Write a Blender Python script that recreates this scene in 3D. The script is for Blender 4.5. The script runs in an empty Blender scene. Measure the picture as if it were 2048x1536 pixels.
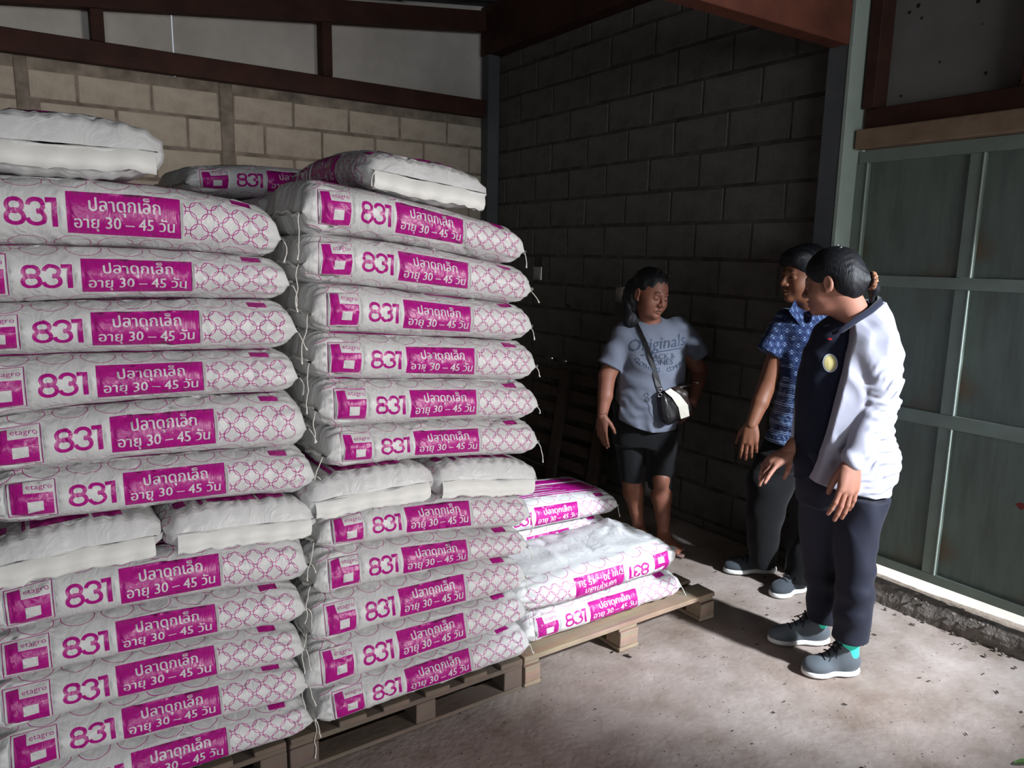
import bpy, bmesh, math, random
import numpy as np
from mathutils import Vector, Matrix
from mathutils.geometry import delaunay_2d_cdt
from mathutils.bvhtree import BVHTree

S = bpy.context.scene
COL = S.collection
# ------------------------------------------------------------------ camera
YAW, PITCH, ROLL, F = 0.9713361, 0.1723559, 0.0180622, 1490.0
H = 1.6
def cam_axes():
    cy, sy, cp, sp = math.cos(YAW), math.sin(YAW), math.cos(PITCH), math.sin(PITCH)
    f = np.array([cy*cp, sy*cp, -sp]); r = np.array([sy, -cy, 0.0]); u = np.cross(r, f)
    c, s = math.cos(ROLL), math.sin(ROLL)
    return c*r+s*u, -s*r+c*u, f
RX, UX, FX = cam_axes()
cam = bpy.data.cameras.new('camera'); cam.sensor_width = 36; cam.lens = F/2048*36
cam.clip_start = .05; cam.clip_end = 200
co = bpy.data.objects.new('camera', cam); COL.objects.link(co)
M = Matrix(((RX[0], UX[0], -FX[0], 0), (RX[1], UX[1], -FX[1], 0), (RX[2], UX[2], -FX[2], H), (0, 0, 0, 1)))
co.matrix_world = M; S.camera = co
# ------------------------------------------------------------------ colour, world, lights
S.view_settings.view_transform = 'Standard'; S.view_settings.look = 'None'
S.view_settings.gamma = 1; S.view_settings.use_curve_mapping = False
S.view_settings.exposure = 0.0
w = bpy.data.worlds.new('World'); S.world = w; w.use_nodes = True
bg = w.node_tree.nodes['Background']
bg.inputs[0].default_value = (.82, .9, 1, 1); bg.inputs[1].default_value = .5

def area(name, loc, target, sx, sy, power, col, spread=180):
    l = bpy.data.lights.new(name, 'AREA'); l.shape = 'RECTANGLE'; l.size = sx; l.size_y = sy
    l.energy = power; l.color = col; l.spread = math.radians(spread)
    o = bpy.data.objects.new(name, l); COL.objects.link(o); o.location = loc
    o.rotation_euler = (Vector(target)-Vector(loc)).to_track_quat('-Z', 'Y').to_euler(); return o
def spot(name, loc, target, angle, blend, power, col, rad):
    l = bpy.data.lights.new(name, 'SPOT'); l.energy = power; l.color = col
    l.spot_size = math.radians(angle); l.spot_blend = blend; l.shadow_soft_size = rad
    o = bpy.data.objects.new(name, l); COL.objects.link(o); o.location = loc
    o.rotation_euler = (Vector(target)-Vector(loc)).to_track_quat('-Z', 'Y').to_euler(); return o
# added area lamp as daylight from an assumed open shed front (behind the camera)
area('assumed_front_daylight', (-1.2, -7, 1.5), (.6, 2.5, 1.5), 4.6, 2.4, 190, (.93, .97, 1))
# two added lamps beside the gate wall, standing in for assumed side daylight
area('added_side_fill', (3.2, -2.6, 1.5), (1.2, 2.2, 1.25), 1.0, 1.9, 17, (1, .96, .94), 50)  # added fill from the right, aimed at the middle column; doorway only assumed
spot('added_floor_spot', (3.33, -1.4, 2.85), (2.72, 2.5, .05), 37, .7, 1950, (.84, .91, 1), .12)  # added spot, no opening behind it; cone placed to shape the lit floor
sun = bpy.data.lights.new('sun', 'SUN'); sun.energy = 7; sun.angle = .01
so = bpy.data.objects.new('sun', sun); COL.objects.link(so)
so.rotation_euler = (Vector((0, 0, 0))-Vector((.12, -.2, 1))).to_track_quat('-Z', 'Y').to_euler()

# ------------------------------------------------------------------ helpers
rnd = random.Random(7)
MATS = {}
def srgb(r, g, b):
    f = lambda c: c/12.92 if c <= .04045 else ((c+.055)/1.055)**2.4
    return (f(r/255), f(g/255), f(b/255), 1)
def material(name, col, rough=.7, spec=.5, noise=None, bump=None, metal=0, col2=None, coat=0, extra=None, coords='Object', subs=0, sheen=0):
    """principled; noise=(scale, contrast) mottles col towards col2; bump=(scale, strength, distance)"""
    if name in MATS: return MATS[name]
    m = bpy.data.materials.new(name); m.use_nodes = True; nt = m.node_tree; N = nt.nodes; Lk = nt.links
    p = N['Principled BSDF']; p.inputs['Base Color'].default_value = col
    p.inputs['Roughness'].default_value = rough; p.inputs['Specular IOR Level'].default_value = spec
    p.inputs['Metallic'].default_value = metal; p.inputs['Coat Weight'].default_value = coat
    p.inputs['Sheen Weight'].default_value = sheen
    if subs:
        p.inputs['Subsurface Weight'].default_value = subs; p.inputs['Subsurface Radius'].default_value = (.01, .004, .002)
    tc = N.new('ShaderNodeTexCoord')
    last = None
    if noise:
        n = N.new('ShaderNodeTexNoise'); n.inputs['Scale'].default_value = noise[0]; n.inputs['Detail'].default_value = 7
        n.inputs['Roughness'].default_value = .6
        Lk.new(tc.outputs[coords], n.inputs['Vector'])
        r = N.new('ShaderNodeMapRange'); r.inputs[1].default_value = .5-.5/noise[1]; r.inputs[2].default_value = .5+.5/noise[1]
        Lk.new(n.outputs['Fac'], r.inputs[0])
        mx = N.new('ShaderNodeMix'); mx.data_type = 'RGBA'
        mx.inputs[6].default_value = col; mx.inputs[7].default_value = col2 or tuple(c*.6 for c in col[:3])+(1,)
        Lk.new(r.outputs[0], mx.inputs[0]); Lk.new(mx.outputs[2], p.inputs['Base Color']); last = mx.outputs[2]
    if bump:
        b = N.new('ShaderNodeBump'); b.inputs['Strength'].default_value = bump[1]; b.inputs['Distance'].default_value = bump[2]
        n2 = N.new('ShaderNodeTexNoise'); n2.inputs['Scale'].default_value = bump[0]; n2.inputs['Detail'].default_value = 5
        Lk.new(tc.outputs[coords], n2.inputs['Vector']); Lk.new(n2.outputs['Fac'], b.inputs['Height'])
        Lk.new(b.outputs[0], p.inputs['Normal'])
    if extra: extra(nt, p, tc, last)
    MATS[name] = m; return m

def link(o, parent=None, kind=None, label=None, cat=None, group=None):
    COL.objects.link(o)
    if parent is not None: o.parent = parent
    if kind: o['kind'] = kind
    if label: o['label'] = label
    if cat: o['category'] = cat
    if group: o['group'] = group
    return o
def tag(o, label, cat, group=None):
    o['label'] = label; o['category'] = cat
    if group: o['group'] = group
    return o
def empty(name, loc=(0, 0, 0), rz=0, **k):
    o = bpy.data.objects.new(name, None); o.empty_display_size = .1
    link(o, **k); o.location = loc; o.rotation_euler = (0, 0, rz); return o
def mesh_from(name, verts, faces, mats, smooth=True, midx=None):
    me = bpy.data.meshes.new(name); me.from_pydata([tuple(map(float, v)) for v in verts], [], [tuple(map(int, f)) for f in faces])
    for m in (mats if isinstance(mats, (list, tuple)) else [mats]): me.materials.append(m)
    if midx is not None: me.polygons.foreach_set('material_index', np.asarray(midx, dtype=np.int32))
    if smooth: me.polygons.foreach_set('use_smooth', [True]*len(me.polygons))
    me.update(); return me
def obj(name, me, parent=None, loc=None, **k):
    o = bpy.data.objects.new(name, me); link(o, parent, **k)
    if loc is not None: o.location = loc
    return o
def box_bm(bm, x0, x1, y0, y1, z0, z1, bev=0, jit=0):
    vs = [bm.verts.new((x+rnd.uniform(-jit, jit), y+rnd.uniform(-jit, jit), z+rnd.uniform(-jit, jit))) for x in (x0, x1) for y in (y0, y1) for z in (z0, z1)]
    fs = [(0, 1, 3, 2), (4, 6, 7, 5), (0, 4, 5, 1), (2, 3, 7, 6), (0, 2, 6, 4), (1, 5, 7, 3)]
    nf = [bm.faces.new([vs[i] for i in f]) for f in fs]
    if bev:
        es = list({e for f in nf for e in f.edges})
        bmesh.ops.bevel(bm, geom=es, offset=bev, segments=1, affect='EDGES')
def box(name, x0, x1, y0, y1, z0, z1, mat, parent=None, bev=.003, jit=0, rot=None, **k):
    cx, cy = (x0+x1)/2, (y0+y1)/2
    bm = bmesh.new(); box_bm(bm, x0-cx, x1-cx, y0-cy, y1-cy, 0, z1-z0, bev, jit)
    me = bpy.data.meshes.new(name); bm.to_mesh(me); bm.free(); me.materials.append(mat)
    o = obj(name, me, parent, (cx, cy, z0), **k)
    if rot: o.rotation_euler = rot
    return o
def tube_mesh(name, pts, rad, mat, seg=6, closed=False):
    pts = [Vector(p) for p in pts]; n = len(pts)
    rads = rad if isinstance(rad, (list, tuple)) else [rad]*n
    V = []; Fc = []; up = Vector((0, 0, 1)); prev = None
    for i, p in enumerate(pts):
        a = pts[(i-1) % n] if (closed or i > 0) else p; b = pts[(i+1) % n] if (closed or i < n-1) else p
        t = (b-a).normalized()
        if prev is None: nx = t.orthogonal().normalized()
        else: nx = (prev-t*prev.dot(t)); nx = nx.normalized() if nx.length > 1e-6 else t.orthogonal().normalized()
        prev = nx; ny = t.cross(nx)
        for k in range(seg):
            an = 2*math.pi*k/seg; V.append(p+(nx*math.cos(an)+ny*math.sin(an))*rads[i])
    m = n if closed else n-1
    for i in range(m):
        for k in range(seg):
            a, b = i*seg+k, i*seg+(k+1) % seg; c, d = ((i+1) % n)*seg+(k+1) % seg, ((i+1) % n)*seg+k
            Fc.append((a, b, c, d))
    if not closed: Fc.append(tuple(range(seg))[::-1]); Fc.append(tuple((n-1)*seg+k for k in range(seg)))
    return mesh_from(name, V, Fc, mat)
_rs = np.random.RandomState(5)
def wave_noise(P, freq, seed, n=7):
    """cheap smooth pseudo noise, P (k,d) -> (k,) about -1..1"""
    r = np.random.RandomState(seed); out = np.zeros(len(P))
    for i in range(n):
        d = r.normal(size=P.shape[1]); d /= np.linalg.norm(d); fr = freq*r.uniform(.6, 1.7)
        out += np.sin(P@d*fr+r.uniform(0, 6.28)+1.3*np.sin(P@np.roll(d, 1)*fr*.6+i))
    return out/n*1.5

# ------------------------------------------------------------------ materials
def floor_extra(nt, p, tc, last):
    N, L = nt.nodes, nt.links
    n = N.new('ShaderNodeTexNoise'); n.inputs['Scale'].default_value = 1.1; n.inputs['Detail'].default_value = 3
    L.new(tc.outputs['Object'], n.inputs['Vector'])
    m = N.new('ShaderNodeMix'); m.data_type = 'RGBA'
    r = N.new('ShaderNodeMapRange'); r.inputs[1].default_value = .35; r.inputs[2].default_value = .65
    L.new(n.outputs['Fac'], r.inputs[0]); L.new(r.outputs[0], m.inputs[0])
    dk = N.new('ShaderNodeMix'); dk.data_type = 'RGBA'; dk.blend_type = 'MULTIPLY'; dk.inputs[0].default_value = 1
    dk.inputs[7].default_value = (.80, .73, .68, 1); L.new(last, dk.inputs[6])
    L.new(dk.outputs[2], m.inputs[6]); L.new(last, m.inputs[7])
    # small dark flecks of grit
    v = N.new('ShaderNodeTexVoronoi'); v.inputs['Scale'].default_value = 26; L.new(tc.outputs['Object'], v.inputs['Vector'])
    vr = N.new('ShaderNodeMapRange'); vr.inputs[1].default_value = .05; vr.inputs[2].default_value = .11; L.new(v.outputs['Distance'], vr.inputs[0])
    f = N.new('ShaderNodeMix'); f.data_type = 'RGBA'; f.inputs[6].default_value = (.05, .045, .04, 1)
    L.new(vr.outputs[0], f.inputs[0]); L.new(m.outputs[2], f.inputs[7]); L.new(f.outputs[2], p.inputs['Base Color'])
M_floor = material('concrete_floor', srgb(176, 166, 160), .9, .25, (5, 2.2), (46, .42, .009), col2=srgb(132, 119, 109), extra=floor_extra)
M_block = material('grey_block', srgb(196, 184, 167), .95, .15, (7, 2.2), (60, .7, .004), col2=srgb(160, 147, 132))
M_blockd = material('shaded_block', srgb(106, 103, 98), .95, .12, (7, 2.2), (60, .7, .004), col2=srgb(80, 77, 72))  # darker block copy: the right wall's lack of light is put into its colour
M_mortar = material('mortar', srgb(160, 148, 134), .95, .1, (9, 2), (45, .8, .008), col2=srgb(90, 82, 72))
M_mortard = material('dark_mortar', srgb(92, 86, 82), .95, .1, (9, 2), (45, .8, .008), col2=srgb(52, 48, 45))  # mortar darkened along with those blocks, shade put into the colour
M_wood = material('dark_brown_timber', srgb(74, 44, 34), .75, .3, (6, 2), (30, .4, .003), col2=srgb(44, 26, 20))
M_woodr = material('reddish_timber', srgb(118, 68, 52), .7, .3, (6, 2), (30, .4, .003), col2=srgb(78, 42, 32))
M_woodp = material('pale_timber', srgb(150, 128, 105), .8, .25, (7, 2), (34, .4, .003), col2=srgb(110, 88, 68))
M_panel = material('white_sheet', srgb(222, 216, 208), .8, .2, (2.5, 1.4), (20, .15, .003), col2=srgb(164, 158, 150))
def grain(nt, p, tc, last):
    N, L = nt.nodes, nt.links
    mp = N.new('ShaderNodeMapping'); mp.inputs['Scale'].default_value = (2, 30, 30); L.new(tc.outputs['Object'], mp.inputs[0])
    n = N.new('ShaderNodeTexNoise'); n.inputs['Scale'].default_value = 1.5; n.inputs['Detail'].default_value = 6; L.new(mp.outputs[0], n.inputs['Vector'])
    m = N.new('ShaderNodeMix'); m.data_type = 'RGBA'; m.blend_type = 'MULTIPLY'; m.inputs[0].default_value = .6
    L.new(last, m.inputs[6]); L.new(n.outputs['Color'], m.inputs[7])
    cr = N.new('ShaderNodeBrightContrast'); cr.inputs[1].default_value = .06; L.new(m.outputs[2], cr.inputs[0]); L.new(cr.outputs[0], p.inputs['Base Color'])
M_pal = material('pallet_wood', srgb(176, 148, 118), .85, .2, (5, 2), (40, .5, .003), col2=srgb(132, 106, 82), extra=grain)
M_pald = material('old_pallet_wood', srgb(112, 88, 66), .88, .2, (5, 2), (40, .5, .003), col2=srgb(80, 60, 44), extra=grain)
M_palx = material('weathered_pallet_wood', srgb(84, 74, 68), .9, .15, (5, 2), (40, .5, .003), col2=srgb(56, 48, 44))
M_gatefr = material('gate_frame_paint', srgb(128, 140, 130), .6, .4, (6, 1.6), (30, .2, .002), col2=srgb(104, 114, 104))
def streaks(nt, p, tc, last):
    N, L = nt.nodes, nt.links
    mp = N.new('ShaderNodeMapping'); mp.inputs['Scale'].default_value = (1, 9, 1.2); L.new(tc.outputs['Object'], mp.inputs[0])
    n = N.new('ShaderNodeTexNoise'); n.inputs['Scale'].default_value = 2.2; n.inputs['Detail'].default_value = 6; n.inputs['Roughness'].default_value = .65
    L.new(mp.outputs[0], n.inputs['Vector'])
    r = N.new('ShaderNodeMapRange'); r.inputs[1].default_value = .35; r.inputs[2].default_value = .8; L.new(n.outputs['Fac'], r.inputs[0])
    m = N.new('ShaderNodeMix'); m.data_type = 'RGBA'; m.inputs[7].default_value = srgb(84, 90, 82)
    L.new(r.outputs[0], m.inputs[0]); L.new(last, m.inputs[6])
    # rust bloom low down
    n3 = N.new('ShaderNodeTexNoise'); n3.inputs['Scale'].default_value = 3.1; L.new(tc.outputs['Object'], n3.inputs['Vector'])
    r3 = N.new('ShaderNodeMapRange'); r3.inputs[1].default_value = .56; r3.inputs[2].default_value = .72; L.new(n3.outputs['Fac'], r3.inputs[0])
    m3 = N.new('ShaderNodeMix'); m3.data_type = 'RGBA'; m3.inputs[7].default_value = srgb(98, 80, 62)
    L.new(r3.outputs[0], m3.inputs[0]); L.new(m.outputs[2], m3.inputs[6]); L.new(m3.outputs[2], p.inputs['Base Color'])
M_gate = material('gate_sheet', srgb(112, 124, 114), .62, .35, (4, 1.8), (14, .25, .006), col2=srgb(92, 102, 94), extra=streaks)
M_post = material('post_lit_tone', srgb(172, 184, 174), .65, .35, (8, 1.3), (30, .15, .002), col2=srgb(150, 162, 152))  # light on the flange is put into this pale tone; gate lips share it
M_postd = material('grey_post', srgb(96, 98, 100), .8, .2, (8, 1.5), (30, .2, .002), col2=srgb(76, 78, 80))  # darker post copy, web's shade put into the colour; corner post shares it
M_roof = material('roof_sheet', srgb(92, 92, 94), .6, .3, (4, 1.6), (20, .2, .003))
def specks(nt, p, tc, last):
    N, L = nt.nodes, nt.links
    v = N.new('ShaderNodeTexVoronoi'); v.inputs['Scale'].default_value = 13; v.inputs['Randomness'].default_value = 1; L.new(tc.outputs['Object'], v.inputs['Vector'])
    n = N.new('ShaderNodeTexNoise'); n.inputs['Scale'].default_value = 4; L.new(tc.outputs['Object'], n.inputs['Vector'])
    a = N.new('ShaderNodeMath'); a.operation = 'MULTIPLY_ADD'; a.inputs[1].default_value = -.6; a.inputs[2].default_value = .36; L.new(n.outputs['Fac'], a.inputs[0])
    s = N.new('ShaderNodeMath'); s.operation = 'ADD'; L.new(v.outputs['Distance'], s.inputs[0]); L.new(a.outputs[0], s.inputs[1])
    r = N.new('ShaderNodeMapRange'); r.inputs[1].default_value = .10; r.inputs[2].default_value = .17; L.new(s.outputs[0], r.inputs[0])
    m = N.new('ShaderNodeMix'); m.data_type = 'RGBA'; m.inputs[6].default_value = (.012, .012, .01, 1); L.new(r.outputs[0], m.inputs[0]); L.new(last, m.inputs[7])
    L.new(m.outputs[2], p.inputs['Base Color'])
M_specked = material('mouldy_sheet', srgb(128, 126, 122), .85, .2, (3, 1.5), (20, .15, .003), col2=srgb(104, 102, 98), extra=specks)
M_rubble = material('rough_concrete', srgb(128, 120, 112), .95, .2, (14, 2), (50, 1, .012), col2=srgb(88, 80, 74))
M_ground = material('outside_ground', srgb(205, 200, 190), .9, .2, (3, 1.5), (30, .3, .01))

# ------------------------------------------------------------------ setting
XB, YL = 3.36, 5.26          # inner faces of the block wall behind the people, and of the left wall
def structure(name): return empty(name, kind='structure')
# floor: gently uneven
def grid_mesh(name, x0, x1, y0, y1, step, mat, amp, seed):
    nx, ny = int((x1-x0)/step)+1, int((y1-y0)/step)+1
    X, Y = np.meshgrid(np.linspace(x0, x1, nx), np.linspace(y0, y1, ny), indexing='ij')
    P = np.c_[X.ravel(), Y.ravel()]
    Z = amp*(wave_noise(P, 6, seed)+.5*wave_noise(P, 22, seed+1)+.35*wave_noise(P, 60, seed+2))
    Z -= Z.max()
    i = np.arange(nx*ny).reshape(nx, ny)
    Fq = np.c_[i[:-1, :-1].ravel(), i[1:, :-1].ravel(), i[1:, 1:].ravel(), i[:-1, 1:].ravel()]
    return mesh_from(name, np.c_[P, Z], Fq, mat)
obj('floor', grid_mesh('floor', -3.2, 3.44, -3.6, 5.5, .03, M_floor, .0022, 3), kind='structure')
obj('trim_1', grid_mesh('outside_ground', 3.4, 12, -12, 12, .5, M_ground, .004, 9), kind='structure').location.z = -.02

def block_wall(wall, axis, fixed, a0, a1, zs, offs, mat, mmat, thick, skip=lambda a, z: False, holes=()):
    """blocks are children of the wall: running bond, joints recessed 6 mm"""
    meshes = []
    for k in range(6):
        bm = bmesh.new(); box_bm(bm, -.1925, .1925, 0, .07, -.089, .089, .006, .0022)
        me = bpy.data.meshes.new('block'); bm.to_mesh(me); bm.free(); me.materials.append(mat); meshes.append(me)
    for r in range(len(zs)-1):
        z0, z1 = zs[r], zs[r+1]; zc = (z0+z1)/2; hh = (z1-z0-.016)/.178
        a = a0-.4+offs[r % 2]
        while a < a1+.2:
            c0, c1 = max(a+.006, a0), min(a+.394, a1)
            if c1-c0 > .05 and not skip((c0+c1)/2, zc):
                o = bpy.data.objects.new('block', meshes[rnd.randrange(6)]); link(o, wall)
                cc = (c0+c1)/2; d = rnd.uniform(-.003, .003)
                if axis == 'y':      # wall plane x = fixed, facing -x
                    o.location = (fixed+d, cc, zc); o.rotation_euler = (0, rnd.uniform(-.006, .006), -math.pi/2)
                else:
                    o.location = (cc, fixed+d, zc); o.rotation_euler = (0, rnd.uniform(-.004, .004), 0)
                o.scale = ((c1-c0)/.385, 1, hh)
            a += .4
    # mortar bed behind the block faces, left open where daylight shows through
    bm = bmesh.new(); cuts = sorted(holes)
    zA, zB = zs[0], zs[-1]
    def put(p0, p1, q0, q1):
        if axis == 'y': box_bm(bm, fixed+.0045, fixed+thick, p0, p1, q0, q1)
        else: box_bm(bm, p0, p1, fixed+.0045, fixed+thick, q0, q1)
    cur = a0
    for (h0, h1, g0, g1) in cuts:
        put(cur, h0, zA, zB); put(h0, h1, zA, g0); put(h0, h1, g1, zB); cur = h1
    put(cur, a1, zA, zB)
    me = bpy.data.meshes.new('mortar_bed'); bm.to_mesh(me); bm.free(); me.materials.append(mmat)
    obj('mortar_bed', me, wall)

zs_r = [0.0, .06, .262, .45, .638, .832, 1.022, 1.214, 1.39, 1.594, 1.80, 1.994, 2.195, 2.394, 2.594, 2.794, 2.994, 3.12]
wall_right = structure('wall_right')
holes_r = [(3.285, 3.297, .06, .16), (3.636, 3.65, 1.30, 1.40), (4.222, 4.238, .80, .875), (4.39, 4.406, .78, .865), (4.55, 4.565, 1.41, 1.51), (4.717, 4.727, 1.38, 1.46)]
holes_r = [(a, b+.068*a/3.36, c, d) for a, b, c, d in holes_r]
def skip_r(a, z): return False
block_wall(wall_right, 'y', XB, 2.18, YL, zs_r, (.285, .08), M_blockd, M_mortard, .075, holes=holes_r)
# joints phase: block ends at y = 2.66+0.4k on one course and 2.46+0.4k on the next
zs_l = [0]+[.025+.2*k for k in range(12)]+[2.427, 2.60, 2.656]
wall_left = structure('wall_left')
top = lambda a, z: z > 2.6
for (a0, a1, of) in ((-2.9, .155, (.1, .3)), (.22, 1.265, (.04, .24)), (1.345, 3.34, (.2, 0))):
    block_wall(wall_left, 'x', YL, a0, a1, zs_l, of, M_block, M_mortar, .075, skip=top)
for (a, b) in ((.155, .22), (1.265, 1.345)):
    box('concrete_strip', a, b, YL-.004, YL+.07, 0, 2.655, M_mortar, wall_left, bev=.004, jit=.002)

# cut blocks that crossed the slits (daylight shows between blocks)
for o in list(wall_right.children):
    if o.name.startswith('block'):
        for (h0, h1, g0, g1) in holes_r:
            w2 = .1925*o.scale[0]
            y0, y1 = o.location.y-w2, o.location.y+w2; zc = o.location.z
            if y0 < h0 and y1 > h1 and abs(zc-(g0+g1)/2) < .1:
                if h0-y0 > .05:
                    c = o.copy(); link(c, wall_right); c.location.y = (y0+h0)/2; c.scale[0] = (h0-y0)/.385
                if y1-h1 > .05:
                    c = o.copy(); link(c, wall_right); c.location.y = (y1+h1)/2; c.scale[0] = (y1-h1)/.385
                bpy.data.objects.remove(o); break
# white sheet cladding above the left block wall
for k, (a, b) in enumerate([(-2.9, -.72), (-.72, 1.008), (1.016, 3.33)]):
    box('cladding_panel', a, b, YL+.05, YL+.058, 2.62, 2.95+.122*b+.05, M_panel, wall_left, bev=.001)
box('cladding_panel', 3.33, 3.36, YL+.05, YL+.058, 2.62, 3.1, M_panel, wall_left, bev=.001)
# wall far left and the closed part of the front, all out of frame
w3 = structure('wall_back'); box('render_coat', -3.3, -3.2, -3.6, 5.5, 0, 3.6, M_mortar, w3)
# gate side wall continues past the visible gate leaf
wall_gate = structure('wall_front')
box('render_coat', 3.42, 3.5, -1.2, .62, 0, 3.5, M_mortard, wall_gate)

# timbers of the left wall
t = empty('low_wall_beam', kind='thing'); tag(t, 'dark brown timber rail along the top of the left block wall', 'beam')
box('beam_board', -2.9, 3.345, YL-.07, YL-.008, 2.656, 2.782, M_wood, t, bev=.004)
def slope_beam(name, x0, x1, z0, z1, h, y0, y1, mat, parent=None, **k):
    bm = bmesh.new()
    v = [bm.verts.new(p) for p in ((x0, y0, z0), (x1, y0, z1), (x1, y1, z1), (x0, y1, z0), (x0, y0, z0+h), (x1, y0, z1+h), (x1, y1, z1+h), (x0, y1, z0+h))]
    for f in ((3, 2, 1, 0), (4, 5, 6, 7), (0, 1, 5, 4), (1, 2, 6, 5), (2, 3, 7, 6), (3, 0, 4, 7)): bm.faces.new([v[i] for i in f])
    me = bpy.data.meshes.new(name); bm.to_mesh(me); bm.free(); me.materials.append(mat); return obj(name, me, parent, **k)
o = slope_beam('sloping_roof_beam', -2.9, 3.36, 2.536, 3.30, .145, YL-.08, YL-.008, M_wood)
tag(o, 'dark sloping roof beam running above the white sheets of the left wall', 'beam')
for x, lab in ((.585, 'left brown stud standing between the two left wall beams'), (1.975, 'brown stud between the left wall beams, nearer the room corner')):
    o = box('wall_stud', x-.035, x+.035, YL-.06, YL+.045, 2.786, 2.905+.122*x+.01, M_wood, bev=.003)
    tag(o, lab, 'stud')
# room corner post, thin pale steel
o = box('corner_post', 3.25, 3.355, 5.15, 5.255, 0, 3.12, M_postd, bev=.006); tag(o, 'grey-green steel post in the dark corner of the room', 'post')
# purlin over the dark block wall and the gate
o = box('wall_purlin', 3.24, 3.40, -1.2, 5.26, 3.115, 3.47, M_wood, bev=.004); tag(o, 'almost black timber plate on top of the dark block wall', 'beam')
# tie beam from the post towards the room
o = box('tie_beam', -3.2, 3.235, 2.10, 2.19, 2.555, 2.74, M_woodr, bev=.004); tag(o, 'reddish brown tie beam crossing overhead to the gate post', 'beam')
# gate post: web and flange colours hold the shade and light they get
gp = empty('gate_post', (3.24, 2.09, 0)); tag(gp, 'tall grey-green post between the block wall and the metal gate', 'post')
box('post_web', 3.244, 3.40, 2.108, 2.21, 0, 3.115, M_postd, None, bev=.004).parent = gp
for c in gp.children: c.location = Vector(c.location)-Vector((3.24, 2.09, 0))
ff = box('post_flange', 3.24, 3.40, 2.085, 2.107, 0, 3.115, M_post, None, bev=.003); ff.parent = gp; ff.location = Vector(ff.location)-Vector((3.24, 2.09, 0)); ff['label'] = 'face of the post, lit tone put into its colour'
# lintel and panels above the gate
lt = empty('lintel_box', kind='thing'); tag(lt, 'timber lintel over the gate, pale below with a dark board on top', 'lintel')
box('lintel_board', 3.30, 3.46, .5, 2.07, 2.105, 2.19, M_woodp, lt, bev=.004)
box('lintel_trim', 3.36, 3.47, .5, 2.07, 2.192, 2.285, M_wood, lt, bev=.004)
for (y, lab) in ((2.045, 'brown upright timber beside the pale gate post, above the lintel'), (1.395, 'brown upright timber at the right edge above the lintel')):
    o = box('upper_stud', 3.335, 3.44, y-.028, y+.028, 2.286, 3.11, M_wood, bev=.003); tag(o, lab, 'stud')
box('infill_panel', 3.44, 3.452, .5, 2.08, 2.286, 3.115, M_specked, wall_right, bev=.001)
# the metal gate leaf
gt = empty('metal_gate', (3.42, 1.3, .17)); tag(gt, 'grey-green sheet metal gate with a raised frame and dirt streaks', 'gate')
def gbox(name, y0, y1, z0, z1, x0, x1, mat, bev=.003):
    o = box(name, x0, x1, y0, y1, z0, z1, mat, None, bev=bev); o.parent = gt; o.location = Vector(o.location)-Vector((3.42, 1.3, .17)); return o
ys = [.62, 1.05, 1.51, 2.06]
rails = [(.172, .215, 'rail'), (.885, .945), (1.485, 1.535), (2.045, 2.10)]
for r in rails: gbox('rail', .62, 2.075, r[0], r[1], 3.355, 3.395, M_gatefr, .0008)
for i in range(3):
    for y in ((1.515, 1.575) if False else (1.525,)):
        pass
    z0, z1 = rails[i][1], rails[i+1][0]
    for yc in (2.055, 1.553, .98, .64):
        gbox('stile', yc-.03, yc+.03, z0+.001, z1-.001, 3.356, 3.394, M_gatefr, .0008)
        gbox('stile_lip', yc-.031, yc-.026, z0+.001, z1-.001, 3.346, 3.3555, M_post, bev=.0008)
    for (a, b) in ((1.585, 2.023), (1.012, 1.521), (.67, .948)):
        gbox('sheet', a-.012, b+.012, z0-.012, z1+.012, 3.375, 3.379, M_gate, bev=.001)
# raised threshold with a broken edge
def threshold():
    ny, prof = 110, [(3.33, -.01), (3.332, .03), (3.338, .055), (3.35, .078), (3.365, .09), (3.39, .097), (3.425, .10), (3.44, .06), (3.45, -.03)]
    yy = np.linspace(-1.2, 2.1, ny); V = []
    for j, y in enumerate(yy):
        for i, (x, z) in enumerate(prof):
            a = .005 if 0 < i < 5 else .002
            V.append((x+a*rnd.uniform(-1, 1)+.01*math.sin(y*7+i), y, z+a*.7*rnd.uniform(-1, 1)))
    k = len(prof); Fq = [(j*k+i, j*k+i+1, (j+1)*k+i+1, (j+1)*k+i) for j in range(ny-1) for i in range(k-1)]
    return mesh_from('threshold', V, [f[::-1] for f in Fq], M_rubble, smooth=False)
obj('trim_2', threshold(), kind='structure')
bm = bmesh.new()
for i in range(150):
    y = rnd.uniform(.6, 2.05); s = rnd.uniform(.004, .012)
    m4 = Matrix.Translation((3.335+rnd.uniform(-.03, .05) if i > 40 else 3.27+rnd.uniform(-.05, .05), y, (rnd.uniform(.05, .10) if i > 40 else s*.5)))@Matrix.Rotation(rnd.uniform(0, 6), 4, Vector((rnd.random(), rnd.random(), 1)).normalized())@Matrix.Diagonal((s, s*.8, s*.6, 1))
    bmesh.ops.create_icosphere(bm, subdivisions=1, radius=1, matrix=m4)
me = bpy.data.meshes.new('rubble'); bm.to_mesh(me); bm.free(); me.materials.append(M_rubble)
o = obj('rubble', me, kind='stuff'); tag(o, 'loose grit and pebbles crumbled from the concrete threshold', 'rubble')
# roof: corrugated sheets
def roof():
    V = []; Fq = []; nx, ny = 24, 280
    for i in range(nx+1):
        x = -3.4+7.0*i/nx
        for j in range(ny+1):
            y = -3.6+9.3*j/ny
            V.append((x, y, 3.075+.122*x+.012+.016*math.sin(y*2*math.pi/.15)))
    for i in range(nx):
        for j in range(ny):
            a = i*(ny+1)+j; Fq.append((a, a+1, a+ny+2, a+ny+1))
    return mesh_from('ceiling', V, Fq, M_roof)
o = obj('ceiling', roof(), kind='structure')
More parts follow.
